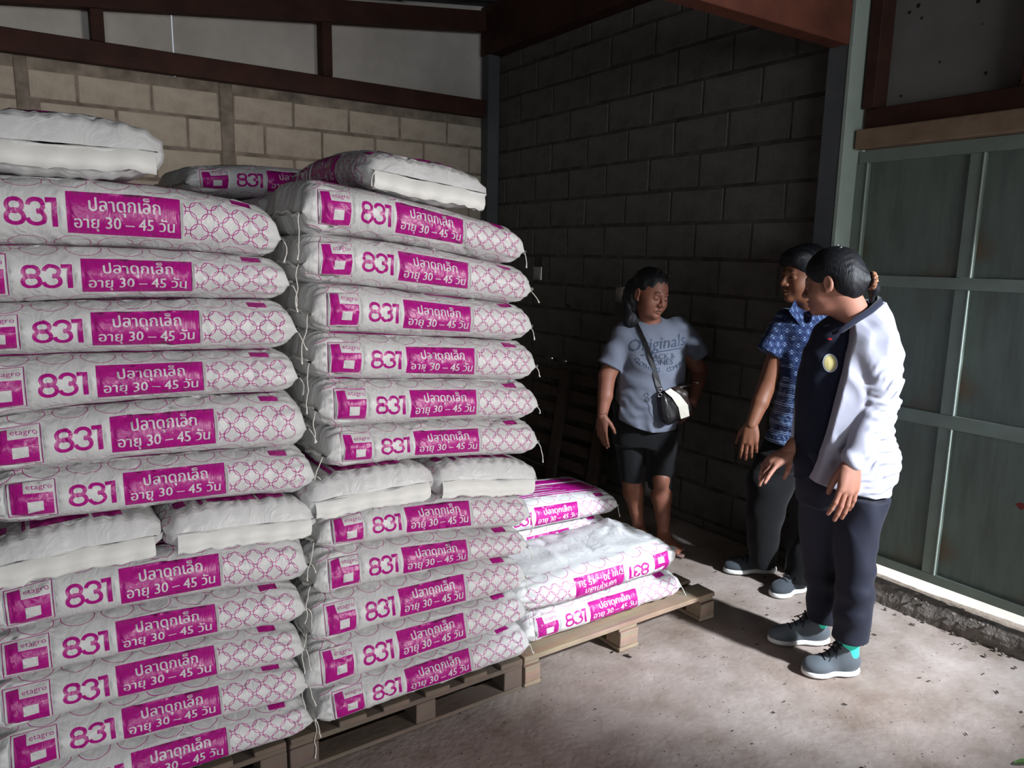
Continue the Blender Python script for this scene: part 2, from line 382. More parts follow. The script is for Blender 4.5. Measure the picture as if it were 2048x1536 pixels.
# slim bright-edged pipe under the roof edge at the top of the left wall
# ------------------------------------------------------------------ pallets
def pallet(name, x0, x1, y0, y1, label, mat, blocks_x, skid='x', boards='y', ztop=.125, group=None):
    p = empty(name, (x0, y0, 0)); tag(p, label, 'pallet', group)
    def part(nm, a, b, c, d, e, f, jit=.0015):
        o = box(nm, a, b, c, d, e, f, mat, None, bev=.0025, jit=jit); o.parent = p; o.location = Vector(o.location)-Vector((x0, y0, 0))
    yb = [(y0, y0+.09), ((y0+y1)/2-.05, (y0+y1)/2+.05), (y1-.09, y1)]
    zs = .016
    if skid == 'x':
        for (a, b) in yb: part('skid_board', x0, x1, a-.002, b, 0, .0155)
    else:
        for (a, b) in blocks_x: part('skid_board', a-.003, b+.003, y0, y1, 0, .0155)
    for (a, b) in blocks_x:
        for (c, d) in yb: part('block', a, b, c, d, zs, ztop-.037)
    if boards == 'y':
        for (a, b) in yb: part('stringer_board', x0, x1, a, b, ztop-.0365, ztop-.0185)
        n = int((x1-x0)/.135); wdt = .095
        for i in range(n):
            c = x0+.05+(x1-x0-.1)*i/(n-1); part('deck_board', c-wdt/2, c+wdt/2, y0-.004, y1+.004, ztop-.018, ztop, .002)
    else:
        for (a, b) in blocks_x: part('stringer_board', a, b, y0+.01, y1, ztop-.0365, ztop-.0185)
        n = 8
        for i in range(n):
            c = y0+.055+(y1-y0-.11)*i/(n-1); part('deck_board', x0, x1, c-.052, c+.052, ztop-.018, ztop, .002)
    return p
pallet('pallet', -.27, .605, 2.07, 3.26, 'dark wooden pallet under the left column of sacks', M_pald, [(-.27, -.19), (.11, .19), (.525, .605)])
pallet('pallet', .615, 1.485, 2.07, 3.26, 'wooden pallet under the middle column of sacks, open slots facing out', M_pald, [(.615, .705), (1.045, 1.12), (1.405, 1.485)])
pallet('pallet', 1.497, 2.545, 2.07, 3.20, 'light wooden pallet under the low pile of sacks on the right', M_pal, [(1.50, 1.57), (1.975, 2.075), (2.455, 2.54)], skid='y', boards='x', ztop=.118)

# ------------------------------------------------------------------ feed sacks
LS, PER = .79, 1.04
def text_polys(body, cx, cy, height, align='CENTER', embolden=0.0, line=1.0, squeeze=1.0):
    """fills of a text object scaled so that its cap band is `height` metres; list of polygons"""
    c = bpy.data.curves.new('t', 'FONT'); c.body = body; c.align_x = align; c.resolution_u = 2; c.offset = embolden
    o = bpy.data.objects.new('t', c); COL.objects.link(o); bpy.context.view_layer.update()
    m = o.to_mesh(); V = np.array([v.co[:2] for v in m.vertices])*height
    V[:, 0] *= squeeze
    P = [[(V[i][0]+cx, V[i][1]+cy) for i in p.vertices] for p in m.polygons]
    o.to_mesh_clear(); bpy.data.objects.remove(o); bpy.data.curves.remove(c); return P
def ring_quads(cx, cy, r, w, keep, n=40):
    out = []
    for i in range(n):
        a, b = 2*math.pi*i/n, 2*math.pi*(i+1)/n; m = (a+b)/2
        if keep(cx+r*math.cos(m), cy+r*math.sin(m)):
            out.append([(cx+(r-w)*math.cos(a), cy+(r-w)*math.sin(a)), (cx+(r+w)*math.cos(a), cy+(r+w)*math.sin(a)), (cx+(r+w)*math.cos(b), cy+(r+w)*math.sin(b)), (cx+(r-w)*math.cos(b), cy+(r-w)*math.sin(b))])
    return out
def stroke(pts, w):
    out = []
    for i in range(len(pts)-1):
        p, q = Vector(pts[i]), Vector(pts[i+1]); t = (q-p).normalized(); n = Vector((-t.y, t.x))*w/2; e = t*w*.04
        out.append([tuple(p-e+n), tuple(p-e-n), tuple(q+e-n), tuple(q+e+n)])
    return out
def arc(cx, cy, rx, ry, a0, a1, n=14): return [(cx+rx*math.cos(math.radians(a0+(a1-a0)*i/n)), cy+ry*math.sin(math.radians(a0+(a1-a0)*i/n))) for i in range(n+1)]
def sack_layout(kind='full'):
    red = []; white = []
    R = lambda a, b, c, d: [(a, c), (b, c), (b, d), (a, d)]
    if kind in ('full', 'back'):
        # logo in its frame
        fx, fy, fw, fh = .047, -.055, .1, .112; t = .0022
        red += [R(fx, fx+fw, fy, fy+t), R(fx, fx+fw, fy+fh-t, fy+fh), R(fx, fx+t, fy+t, fy+fh-t), R(fx+fw-t, fx+fw, fy+t, fy+fh-t)]
        q = lambda a, b, c, d: R(fx+a*fw, fx+b*fw, fy+c*fh, fy+d*fh)
        red += [q(.07, .335, .07, .93), q(.335, .93, .46, .65), q(.335, .40, .22, .46), q(.72, .93, .22, .46), q(.335, .93, .07, .22)]
        red += text_polys('etagro', fx+.655*fw, fy+.745*fh, .021, embolden=0)
        # 831
        hh, sw = .062, .0115; bx, by = .172, -.032
        r1, r2 = .0140, .0175
        y1, y2 = by+r2+sw/2-.003, by+hh-r1-sw/2+.003-.001
        for k, (cx, full) in enumerate(((bx+.019, True), (bx+.060, False))):
            if full:
                red += stroke(arc(cx, y1, r2*.95, r2*.82, 0, 360, 26), sw*.8); red += stroke(arc(cx, y2, r1*1.05, r1*.9, 0, 360, 24), sw*.8)
            else:
                red += stroke(arc(cx-.001, y1, r2*.95, r2*.82, -175, 85, 22), sw*.8); red += stroke(arc(cx-.001, y2, r1*1.05, r1*.9, 175, -85, 20), sw*.8)
        red += [R(bx+.090, bx+.101, by, by+hh-.001), R(bx+.078, bx+.0902, by+hh-.0115, by+hh-.001)]
        # label with the two Thai lines
        red += [R(.292, .537, -.049, .049)]
        for dx in (-.0006, .0006):
            white += text_polys('ปลาดุกเล็ก', .413+dx, .006, .040, squeeze=.93)
            white += text_polys('อายุ 30 – 45 วัน', .413+dx, -.032, .038, squeeze=.92)
        # ring lattice on the right
        P, r, wl = .051, .0212, .0010
        keep = lambda x, y: .543 < x < .752 and abs(y) < .047
        for i in range(-1, 10):
            for j in range(-3, 4):
                for (ox, oy) in ((0, 0), (.5, .5)):
                    cx, cy = .552+(i+ox)*P, (j+oy)*P
                    red += ring_quads(cx, cy, r, wl, keep, 28)
        P, r, wl = .091, .0378, .0010
        for sgn, lo, hi in ((1, .058, .118), (-1, .058, .112)):
            keep = lambda x, y: .01 < x < .71 and lo < y*sgn < hi
            for i in range(-1, 10):
                red += ring_quads(.03+i*P, sgn*.0985, r, wl, keep, 36)
                red += ring_quads(.03+(i+.5)*P, sgn*(.0985+P/2), r, wl, keep, 36)
        red += [R(.665, .715, .068, .10)]
        # top side of the sack
        red += [R(.08, .735, .135, .145), R(.08, .735, .155, .30), R(.08, .735, .31, .385)]
        for i in range(7): white += [R(.14, .56-.03*(i % 3), .172+.017*i, .1765+.017*i)]
        white += [R(.16, .34, .325, .37)]
    return red, white
def base_mesh(kind, du, dvf, dvb):
    red, white = sack_layout(kind)
    us = np.arange(0, LS+1e-6, LS/round(LS/du)); vs = []
    v = -PER/2
    while v < PER/2-1e-6:
        vs.append(v); v += dvf if -.12 < v < .42 else dvb
    if PER/2-vs[-1] < dvf*.5: vs.pop()
    vs.append(PER/2)
    co = [(float(a)+(.0007*math.sin(i*7.1+j*3.3) if 0 < i < len(us)-1 and 0 < j < len(vs)-1 else 0), float(b)) for i, a in enumerate(us) for j, b in enumerate(vs)]
    nu, nv = len(us), len(vs); edges = []
    for i in range(nu-1):
        edges.append((i*nv, (i+1)*nv)); edges.append((i*nv+nv-1, (i+1)*nv+nv-1))
    for j in range(nv-1): edges.append((j, j+1)); edges.append(((nu-1)*nv+j, (nu-1)*nv+j+1))
    polys = []
    for lst, kd in ((red, 1), (white, 2)):
        for poly in lst:
            ar = sum(poly[i][0]*poly[(i+1) % len(poly)][1]-poly[(i+1) % len(poly)][0]*poly[i][1] for i in range(len(poly)))
            if abs(ar) < 2e-9: continue
            if ar < 0: poly = poly[::-1]
            b = len(co); n = len(poly); co += [(min(max(x, 0), LS), y) for x, y in poly]
            edges += [(b+i, b+(i+1) % n) for i in range(n)]; polys.append((np.array(poly), kd))
    V, E, Fc, _, _, _ = delaunay_2d_cdt([Vector(c) for c in co], edges, [], 0, 2e-5)
    V = np.array([tuple(v) for v in V]); Fa = np.array([tuple(f) for f in Fc])
    C = V[Fa].mean(1); order = np.argsort(C[:, 0]); cx = C[order, 0]; cy = C[order, 1]
    isr = np.zeros(len(Fa), bool); isw = np.zeros(len(Fa), bool)
    for poly, kd in polys:
        i0, i1 = np.searchsorted(cx, poly[:, 0].min()), np.searchsorted(cx, poly[:, 0].max())
        if i1 <= i0: continue
        x, y = cx[i0:i1], cy[i0:i1]; ins = np.ones(i1-i0, bool)
        for k in range(len(poly)):
            p, q = poly[k], poly[(k+1) % len(poly)]
            ins &= ((q[0]-p[0])*(y-p[1])-(q[1]-p[1])*(x-p[0])) >= -1e-12
        (isr if kd == 1 else isw)[order[i0:i1][ins]] = True
    return V, [tuple(f) for f in Fa], (isr & ~isw).astype(int)
# unit superellipse, arc length from the front (-y) upwards
_th = np.linspace(-math.pi, math.pi, 2001)
def section(a, b, n1=3.6, n2=2.3):
    y = -np.sign(np.cos(_th))*np.abs(np.cos(_th))**(2/n1)*a; z = np.sign(np.sin(_th))*np.abs(np.sin(_th))**(2/n2)*b
    s = np.r_[0, np.cumsum(np.hypot(np.diff(y), np.diff(z)))]; s = s/s[-1]-.5
    return s, y/a, z/b
_S, _Y, _Z = section(.21, .066)
WD = .42
def shape_sack(UV, zb, zt, length, seed, taper=.10, hem=.11, hemz=0.0, amp=1.0, width=WD, zlo=0, broad=0, shift=0):
    """UV -> local xyz.  zb, zt: callables of local x (length centred on 0)"""
    u, v = UV[:, 0]/LS, UV[:, 1]/PER
    P = UV.copy()
    vs_ = (v+shift/PER+.5) % 1.0-.5; Y = np.interp(vs_, _S, _Y); Z = np.interp(vs_, _S, _Z)
    x = (u-.5)*length
    e = np.minimum(u, 1-u)*length
    t = np.clip(e/taper, 0, 1)
    g = (1-(1-t)**2.4)**.31
    hf = hem+(1-hem)*g
    wf = 1-.10*(1-t)**2
    lo, hi = zb(x), zt(x)
    c = (lo+hi)/2+hemz*(1-g)*(hi-lo); b = (hi-lo)/2
    y = Y*width/2*wf; z = c+Z*b*hf
    # bag wrinkles: long soft ones everywhere, tight pleats into the hems
    near = np.exp(-(e/.075)**2)
    q = np.c_[u*.79*1.0, v*1.04]
    d = .0022*wave_noise(q*[9, 26], 1.6, seed)+.0016*wave_noise(q*[38, 16], 1.3, seed+1)
    d += near*(.0068*np.sin(v*1.04*(150+20*math.sin(seed))+2.5*np.sin(u*9+seed)+2*wave_noise(q*[6, 30], 1, seed+2))*(.3+.7*t))
    # a few creases
    r = np.random.RandomState(seed)
    for k in range(17):
        u0, v0 = r.uniform(.03, .97), r.uniform(-.08, .14); an = r.uniform(.7, 2.4); ln = r.uniform(.03, .09)
        du_, dv_ = (u-u0)*.79, v*1.04-v0; s1 = du_*math.cos(an)+dv_*math.sin(an); s2 = -du_*math.sin(an)+dv_*math.cos(an)+.25*s1*s1/ln
        d += r.choice([-1, 1])*.0038*np.exp(-(s2/.0045)**2-(s1/ln)**2)
    for k in range(broad):      # big soft pulls across the unprinted side
        u0, v0 = r.uniform(.1, .9), r.choice([-1, 1])*r.uniform(.25, .45); an = r.uniform(-.9, .9)+1.57; ln = r.uniform(.08, .16); wd = r.uniform(.010, .022)
        du_, dv_ = (u-u0)*.79, v*1.04-v0; s1 = du_*math.cos(an)+dv_*math.sin(an); s2 = -du_*math.sin(an)+dv_*math.cos(an)+.3*s1*s1/ln
        d += r.choice([-1, 1, 1])*.0085*np.exp(-(s2/wd)**2-(s1/ln)**2)
    d *= amp*np.clip(e/.02, .15, 1)
    # superellipse gradient as outward direction
    ny, nz = np.sign(Y)*np.abs(Y)**2.6/width, np.sign(Z)*np.abs(Z)**1.3/(2*b); nn = np.hypot(ny, nz)+1e-9
    y = y+d*ny/nn; z = z+d*nz/nn
    x = x+near*.006*wave_noise(q*[2, 24], 1.4, seed+5)
    return np.c_[x, y, z-zlo]
def sack_mats():
    def weave(nt, p, tc, last):
        N, L = nt.nodes, nt.links
        n1 = N.new('ShaderNodeTexNoise'); n1.inputs['Scale'].default_value = 16; n1.inputs['Detail'].default_value = 4; n1.inputs['Distortion'].default_value = 1.2
        mp = N.new('ShaderNodeMapping'); mp.inputs['Scale'].default_value = (1.6, 1, .8); L.new(tc.outputs['Object'], mp.inputs[0]); L.new(mp.outputs[0], n1.inputs['Vector'])
        n2 = N.new('ShaderNodeTexNoise'); n2.inputs['Scale'].default_value = 70; n2.inputs['Detail'].default_value = 3; L.new(mp.outputs[0], n2.inputs['Vector'])
        r1 = N.new('ShaderNodeMath'); r1.operation = 'MULTIPLY_ADD'; r1.inputs[1].default_value = .16; L.new(n2.outputs['Fac'], r1.inputs[0]); L.new(n1.outputs['Fac'], r1.inputs[2])
        b = N.new('ShaderNodeBump'); b.inputs['Strength'].default_value = .34; b.inputs['Distance'].default_value = .02
        L.new(r1.outputs[0], b.inputs['Height']); L.new(b.outputs[0], p.inputs['Normal'])
    a = material('sack_white', srgb(214, 214, 212), .42, .45, (3, 1.2), None, col2=srgb(200, 200, 200), extra=weave)
    b = material('sack_magenta', srgb(176, 22, 132), .33, .5, (3, 1.2), None, col2=srgb(164, 18, 122), extra=weave)
    c = material('sack_hem', srgb(220, 219, 214), .5, .4, None, (60, .3, .003))
    d = material('twine', srgb(225, 222, 214), .8, .2, None, (200, .6, .002))
    return a, b, c, d
MW, MR, MH, MT = sack_mats()
BASE = base_mesh('full', .0125, .0115, .022)
BASE_LO = base_mesh('none', .03, .03, .05)
hash_poly = lambda xs, zs: (lambda x: np.interp(x, xs, zs))
def smooth_poly(xs, zs):
    xs, zs = np.array(xs, float), np.array(zs, float)
    def f(x):
        x = np.asarray(x, float); acc = 0
        for dx in (-.09, -.045, 0, .045, .09): acc = acc+np.interp(x+dx, xs, zs)
        return acc/5
    return f
def hem_mesh(name, y0, y1, x0, out, thick, seed, zc, sag=.006, drop=0.0, dirx=1):
    """flat sewn strip that closes the end; drop > 0 folds it down as a flap"""
    n = 26; r = np.random.RandomState(seed); prof = [(0, 0), (.5*out, -.1*drop), (out, -.35*drop), (out+.004, -.7*drop), (out-.002, -drop)] if drop else [(0, 0), (.5*out, 0), (out, 0)]
    V = []; k = len(prof)
    for side in (1, -1):
        for i in range(n+1):
            t = i/n; y = y0+(y1-y0)*t; wv = sag*math.sin(t*9+seed)+sag*.6*math.sin(t*23+seed*2)
            jag = .0035*r.uniform(-1, 1)
            for j, (px, pz) in enumerate(prof):
                nx_, nz_ = (thick/2*side, 0) if (drop and j >= 2) else (0, thick/2*side)
                f = j/(k-1)
                V.append((dirx*(x0+px+(jag*f if not drop else .004*f*math.sin(t*31+seed))+nx_), y, zc(t)+pz+wv*(f if not drop else .35)+nz_+(jag*f if drop else 0)))
    Fq = []; N1 = (n+1)*k
    for i in range(n):
        for j in range(k-1):
            a = i*k+j; Fq.append((a, a+1, a+k+1, a+k)); b = N1+a; Fq.append((b, b+k, b+k+1, b+1))
    for i in range(n):
        for j in (0, k-1):
            a = i*k+j; Fq.append((a, a+k, N1+a+k, N1+a))
    return mesh_from(name, V, Fq, MH)
def twine_mesh(start, length, seed, lean=(0, 0, -1), rad=.0016):
    r = np.random.RandomState(seed); p = Vector(start); d = Vector(lean).normalized(); pts = [p.copy()]
    n = max(6, int(length/.008))
    for i in range(n):
        d = (d*.75+Vector((r.uniform(-.45, .45), r.uniform(-.45, .45), -.55))*.6).normalized(); p = p+d*length/n; pts.append(p.copy())
    return tube_mesh('twine', pts, [rad]*(len(pts)-2)+[rad*1.4, rad*1.8], MT, 5)
def make_sack(xl, xr, zb, zt, yc, seed, label, group, rot=0.0, flip=False, lo=False, twines='R', hemz=-.12, taper=.07, flap=False, width=WD, amp=1.0, hem=.05, shift=0.0, cat='sack'):
    """a filled sack; xl..xr along its length (local x), zb/zt callables of *world* height along local x measured from xl"""
    L0 = xr-xl; xc = (xl+xr)/2
    zbf = lambda x: zb(x+xc); ztf = lambda x: zt(x+xc)
    z0 = float(np.mean(zbf(np.linspace(-L0/2, L0/2, 9))))
    UV, Fc, mi = BASE_LO if lo else BASE
    if flip: UV = np.c_[UV[:, 0], UV[:, 1]]
    P = shape_sack(UV, zbf, ztf, L0, seed, taper=taper, hem=hem, hemz=hemz, amp=amp, width=width, zlo=z0, broad=14 if flip else 0, shift=shift)
    if flip:
        zm = float(np.mean((zbf(np.zeros(1))+ztf(np.zeros(1)))/2))-z0
        # turned over about the viewing axis: print reads upside down
        ref = np.c_[-P[:, 0], P[:, 1], 2*zm-P[:, 2]]; P = ref
    # the sheet (u,v) runs clockwise seen from outside: wind the faces outwards
    me = mesh_from('feed_sack', P, [f for f in Fc], [MW, MR], True, mi)
    o = obj('feed_sack', me); tag(o, label, cat, group)
    sgn = 1
    for side in (1, -1):
        xe = L0/2*side
        zc0 = float((zbf(np.array([xe]))[0]+ztf(np.array([xe]))[0])/2+hemz*(ztf(np.array([xe]))[0]-zbf(np.array([xe]))[0]))-z0
        if flip: zc0 = 2*zm-zc0
        h = hem_mesh('hem', -width*.43, width*.43, abs(xe)-.008, .020 if not flap else .012, .009, seed+side, lambda t: zc0, drop=(.052 if flap and side == 1 else 0), dirx=side)
        obj('hem', h, o)
        if side == 1 and 'R' in twines or side == -1 and 'L' in twines:
            ln = .035+.05*((seed*37) % 10)/10 if side == 1 else .10+.06*((seed*53) % 10)/10
            tw = twine_mesh((xe+.006*side, -width*.42, zc0), ln, seed+9+side, lean=(.4*side, -.4, -.3)); obj('twine', tw, o)
    o.location = (xc, yc, z0); o.rotation_euler = (0, 0, rot)
    return o, z0

YF = 2.035+WD/2
xs1 = [-.12, .08, .28, .48, .66]; xs2 = [.70, .90, 1.10, 1.30, 1.48]
B1 = [[1.757, 1.758, 1.76, 1.745, 1.70], [1.60, 1.60, 1.60, 1.587, 1.572], [1.46, 1.467, 1.472, 1.468, 1.46], [1.345, 1.34, 1.334, 1.328, 1.318], [1.19, 1.205, 1.207, 1.203, 1.195],
      [1.065, 1.06, 1.055, 1.048, 1.028], [.94, .925, .918, .912, .893], [.79, .805, .801, .79, .77], [.665, .66, .648, .637, .617], [.54, .53, .523, .51, .487], [.405, .407, .397, .384, .362], [.285, .279, .27, .253, .235], [.127]*5]
B2 = [[1.80, 1.785, 1.75, 1.71, 1.675], [1.645, 1.64, 1.615, 1.585, 1.55], [1.512, 1.50, 1.47, 1.45, 1.425], [1.37, 1.355, 1.335, 1.32, 1.30], [1.237, 1.212, 1.198, 1.18, 1.16],
      [1.09, 1.07, 1.058, 1.045, 1.022], [.95, .948, .937, .915, .895], [.815, .819, .815, .79, .758], [.70, .695, .675, .655, .628], [.553, .552, .547, .54, .525], [.40, .40, .397, .392, .39], [.245, .25, .252, .256, .262], [.127]*5]
R1 = [.640, .660, .672, .674, .696, .716, .715, .690, .674, .666, .672, .686]
R2 = [1.445, 1.478, 1.482, 1.506, 1.512, 1.52, 1.51, 1.49, 1.482, 1.478, 1.488, 1.504]
L2 = [.700, .693, .715, .715, .730, .748, .665, .715, .700, .683, .668, .703]
ordn = ['topmost', 'second', 'third', 'fourth', 'fifth', 'sixth', 'seventh', 'eighth', 'ninth', 'tenth', 'eleventh', 'bottom']
def ordinal(i):
    if i < 6: return ('topmost printed sack' if i == 0 else ordn[i]+' printed sack from the top')
    return {7: 'printed sack right below the plain sack ends', 8: 'second printed sack below the plain sack ends', 9: 'third printed sack below the plain sack ends', 10: 'fourth printed sack below the plain sack ends', 11: 'lowest printed sack resting on the pallet'}[i]
for i in range(12):
    for col, (B, xs, R, name) in enumerate(((B1, xs1, R1, 'left'), (B2, xs2, R2, 'middle'))):
        zt = smooth_poly(xs, np.array(B[i])+.004); zb = smooth_poly(xs, np.array(B[i+1])-.001)
        seed = 11+i*7+col*101
        xr = R[i]; xl = xr-.795 if col == 0 else L2[i]
        g = 'printed feed sacks in the %s column' % name
        if i != 6:
            make_sack(xl, xr, zb, zt, YF, seed, '%s in the %s column' % (ordinal(i), name), g, twines='RL' if col else 'R', taper=.085 if col == 0 else .07, shift=(-.004, -.002, 0, .002, .004, .006, 0, .014, .014, .015, .016, .014)[i]+.003*math.sin(i*5.1+col*2))
            if col == 1:
                # the two sacks lying crosswise behind
                zt2, zb2 = (lambda x, f=zt: f(np.full_like(np.asarray(x, float), 1.0))), (lambda x, f=zb: f(np.full_like(np.asarray(x, float), 1.0)))
                for k in range(2):
                    cx = .70+.195+k*.40; zmid = float(zb(np.array([cx]))[0]); zm2 = float(zt(np.array([cx]))[0])
                    o, z0 = make_sack(-.39, .39, lambda x, a=zmid: np.full_like(np.asarray(x, float), a), lambda x, a=zm2: np.full_like(np.asarray(x, float), a), 0, seed+k+3,
                                      'crosswise sack behind the printed front sack, %s layer of the middle column, %s one' % (ordn[i], 'left' if k == 0 else 'right'), 'crosswise sacks at the back of the middle column', lo=(k == 1), twines='', width=.39)
                    o.location = (cx-.01*((i*k) % 3), 2.475+.39, z0); o.rotation_euler.z = -math.pi/2+.01*((i % 3)-1)
            elif i == 0:
                pass
        else:
            spans = ((.665, 1.105), (1.075, 1.51)) if col else ((-.10, .305), (.29, .715))
            for k, (a, b) in enumerate(spans):
                cx = (a+b)/2; za, zz = float(zb(np.array([cx]))[0]), float(zt(np.array([cx]))[0])-.004
                sl = (float(zb(np.array([b-.05]))[0])-float(zb(np.array([a+.05]))[0]))/(b-a-.1)
                o, z0 = make_sack(-.39, .39, lambda x, q=za: np.full_like(np.asarray(x, float), q), lambda x, q=zz: np.full_like(np.asarray(x, float), q), 0, seed+k,
                                  'plain white sack end with folded hem, %s of the pair midway up the %s column' % ('left' if k == 0 else 'right', name), 'sack ends facing out halfway up the stacks',
                                  twines='', width=(b-a)-.008, taper=.05, flap=True, hem=.04, hemz=.02)
                o.location = (cx, 2.02+.39, z0); o.rotation_euler = (0, 0, -math.pi/2)
                o.rotation_euler = (Matrix.Rotation(-math.atan(sl), 4, 'Y')@Matrix.Rotation(-math.pi/2, 4, 'Z')).to_euler()
flat = lambda z: (lambda x: np.full_like(np.asarray(x, float), z))
bow = lambda z, a, L: (lambda x: z-a*(np.asarray(x, float)/L)**2)
# loose sacks on top of the columns
o, z0 = make_sack(-.40, .40, flat(1.762), bow(1.925, .03, .4), 0, 301, 'white sack end lying on top of the left column', 'sacks laid on top of the columns', twines='', width=.46, taper=.07, flap=True, hem=.04, hemz=0)
o.location = (.135, 2.035+.40, z0); o.rotation_euler = (0, 0, -math.pi/2)
o, z0 = make_sack(-.40, .40, flat(1.765), bow(1.925, .05, .4), 0, 302, 'tilted sack on top of the middle column, lit hemmed end facing out', 'sacks laid on top of the columns', twines='R', width=.43, taper=.09, flap=True, hem=.04, hemz=0)
o.location = (1.10, 2.05+.40, z0-.012); o.rotation_euler = (Matrix.Rotation(math.radians(7), 4, 'Y')@Matrix.Rotation(-math.pi/2-.03, 4, 'Z')).to_euler()
o, z0 = make_sack(-.39, .39, flat(1.79), bow(1.92, .04, .4), 0, 303, 'shaded sack slumped at the back on top of the middle column', 'sacks laid on top of the columns', twines='')
o.location = (.93, 3.10, z0); o.rotation_euler = (0, 0, .12)
# low pile on the right pallet
g3 = 'sacks on the light pallet'
make_sack(1.525, 2.375, flat(.119), smooth_poly([1.5, 1.9, 2.4], [.246, .25, .24]), 2.10+.21, 401, 'lowest printed sack at the front of the light pallet', g3, twines='RL', taper=.08, shift=.013)
make_sack(1.475, 2.315, smooth_poly([1.45, 1.9, 2.3], [.248, .252, .244]), smooth_poly([1.45, 1.6, 2.1, 2.3], [.375, .385, .395, .37]), 2.09+.225, 402, 'plain white sack turned over, upside-down print, brightest in the room', g3, flip=True, twines='', width=.46, taper=.08, amp=1.5)
make_sack(1.55, 2.35, flat(.119), flat(.25), 2.53+.23, 403, 'bottom sack of the three behind the white turned-over sack', g3, twines='R')
make_sack(1.56, 2.34, flat(.252), flat(.378), 2.53+.23, 404, 'middle sack of the three behind the white turned-over sack', g3, twines='')
make_sack(1.585, 2.385, smooth_poly([1.5, 1.9, 2.4], [.375, .372, .362]), smooth_poly([1.5, 1.9, 2.4], [.515, .515, .475]), 2.52+.23, 405, 'topmost printed sack with magenta top behind the white turned-over sack', g3, twines='R', taper=.09, shift=.006)

# pallets leaning and lying against the dark wall
def lean_pallet():
    p = empty('leaning_pallet', (3.10, 4.02, 0)); tag(p, 'dark slatted pallet leaning upright against the block wall behind the woman', 'pallet')
    def part(nm, a, b, c, d, e, f):
        o = box(nm, a, b, c, d, e, f, M_palx, None, bev=.002, jit=.002); o.parent = p
    for i in range(7): part('slat', -.02, 0, -.55, .50, .03+i*.118, .10+i*.118)
    for y in (-.45, -.02, .42): part('stringer', -.052, -.0205, y-.045, y+.045, .0, .82)
    p.rotation_euler = (0, math.radians(9), 0); return p
lean_pallet()
pk = box('loose_plank', 2.66, 2.70, 3.28, 4.9, .0, .20, M_palx, bev=.003, jit=.003); tag(pk, 'dark plank set on edge on the floor behind the low sacks', 'plank')
pk.rotation_euler = (0, 0, math.radians(4))
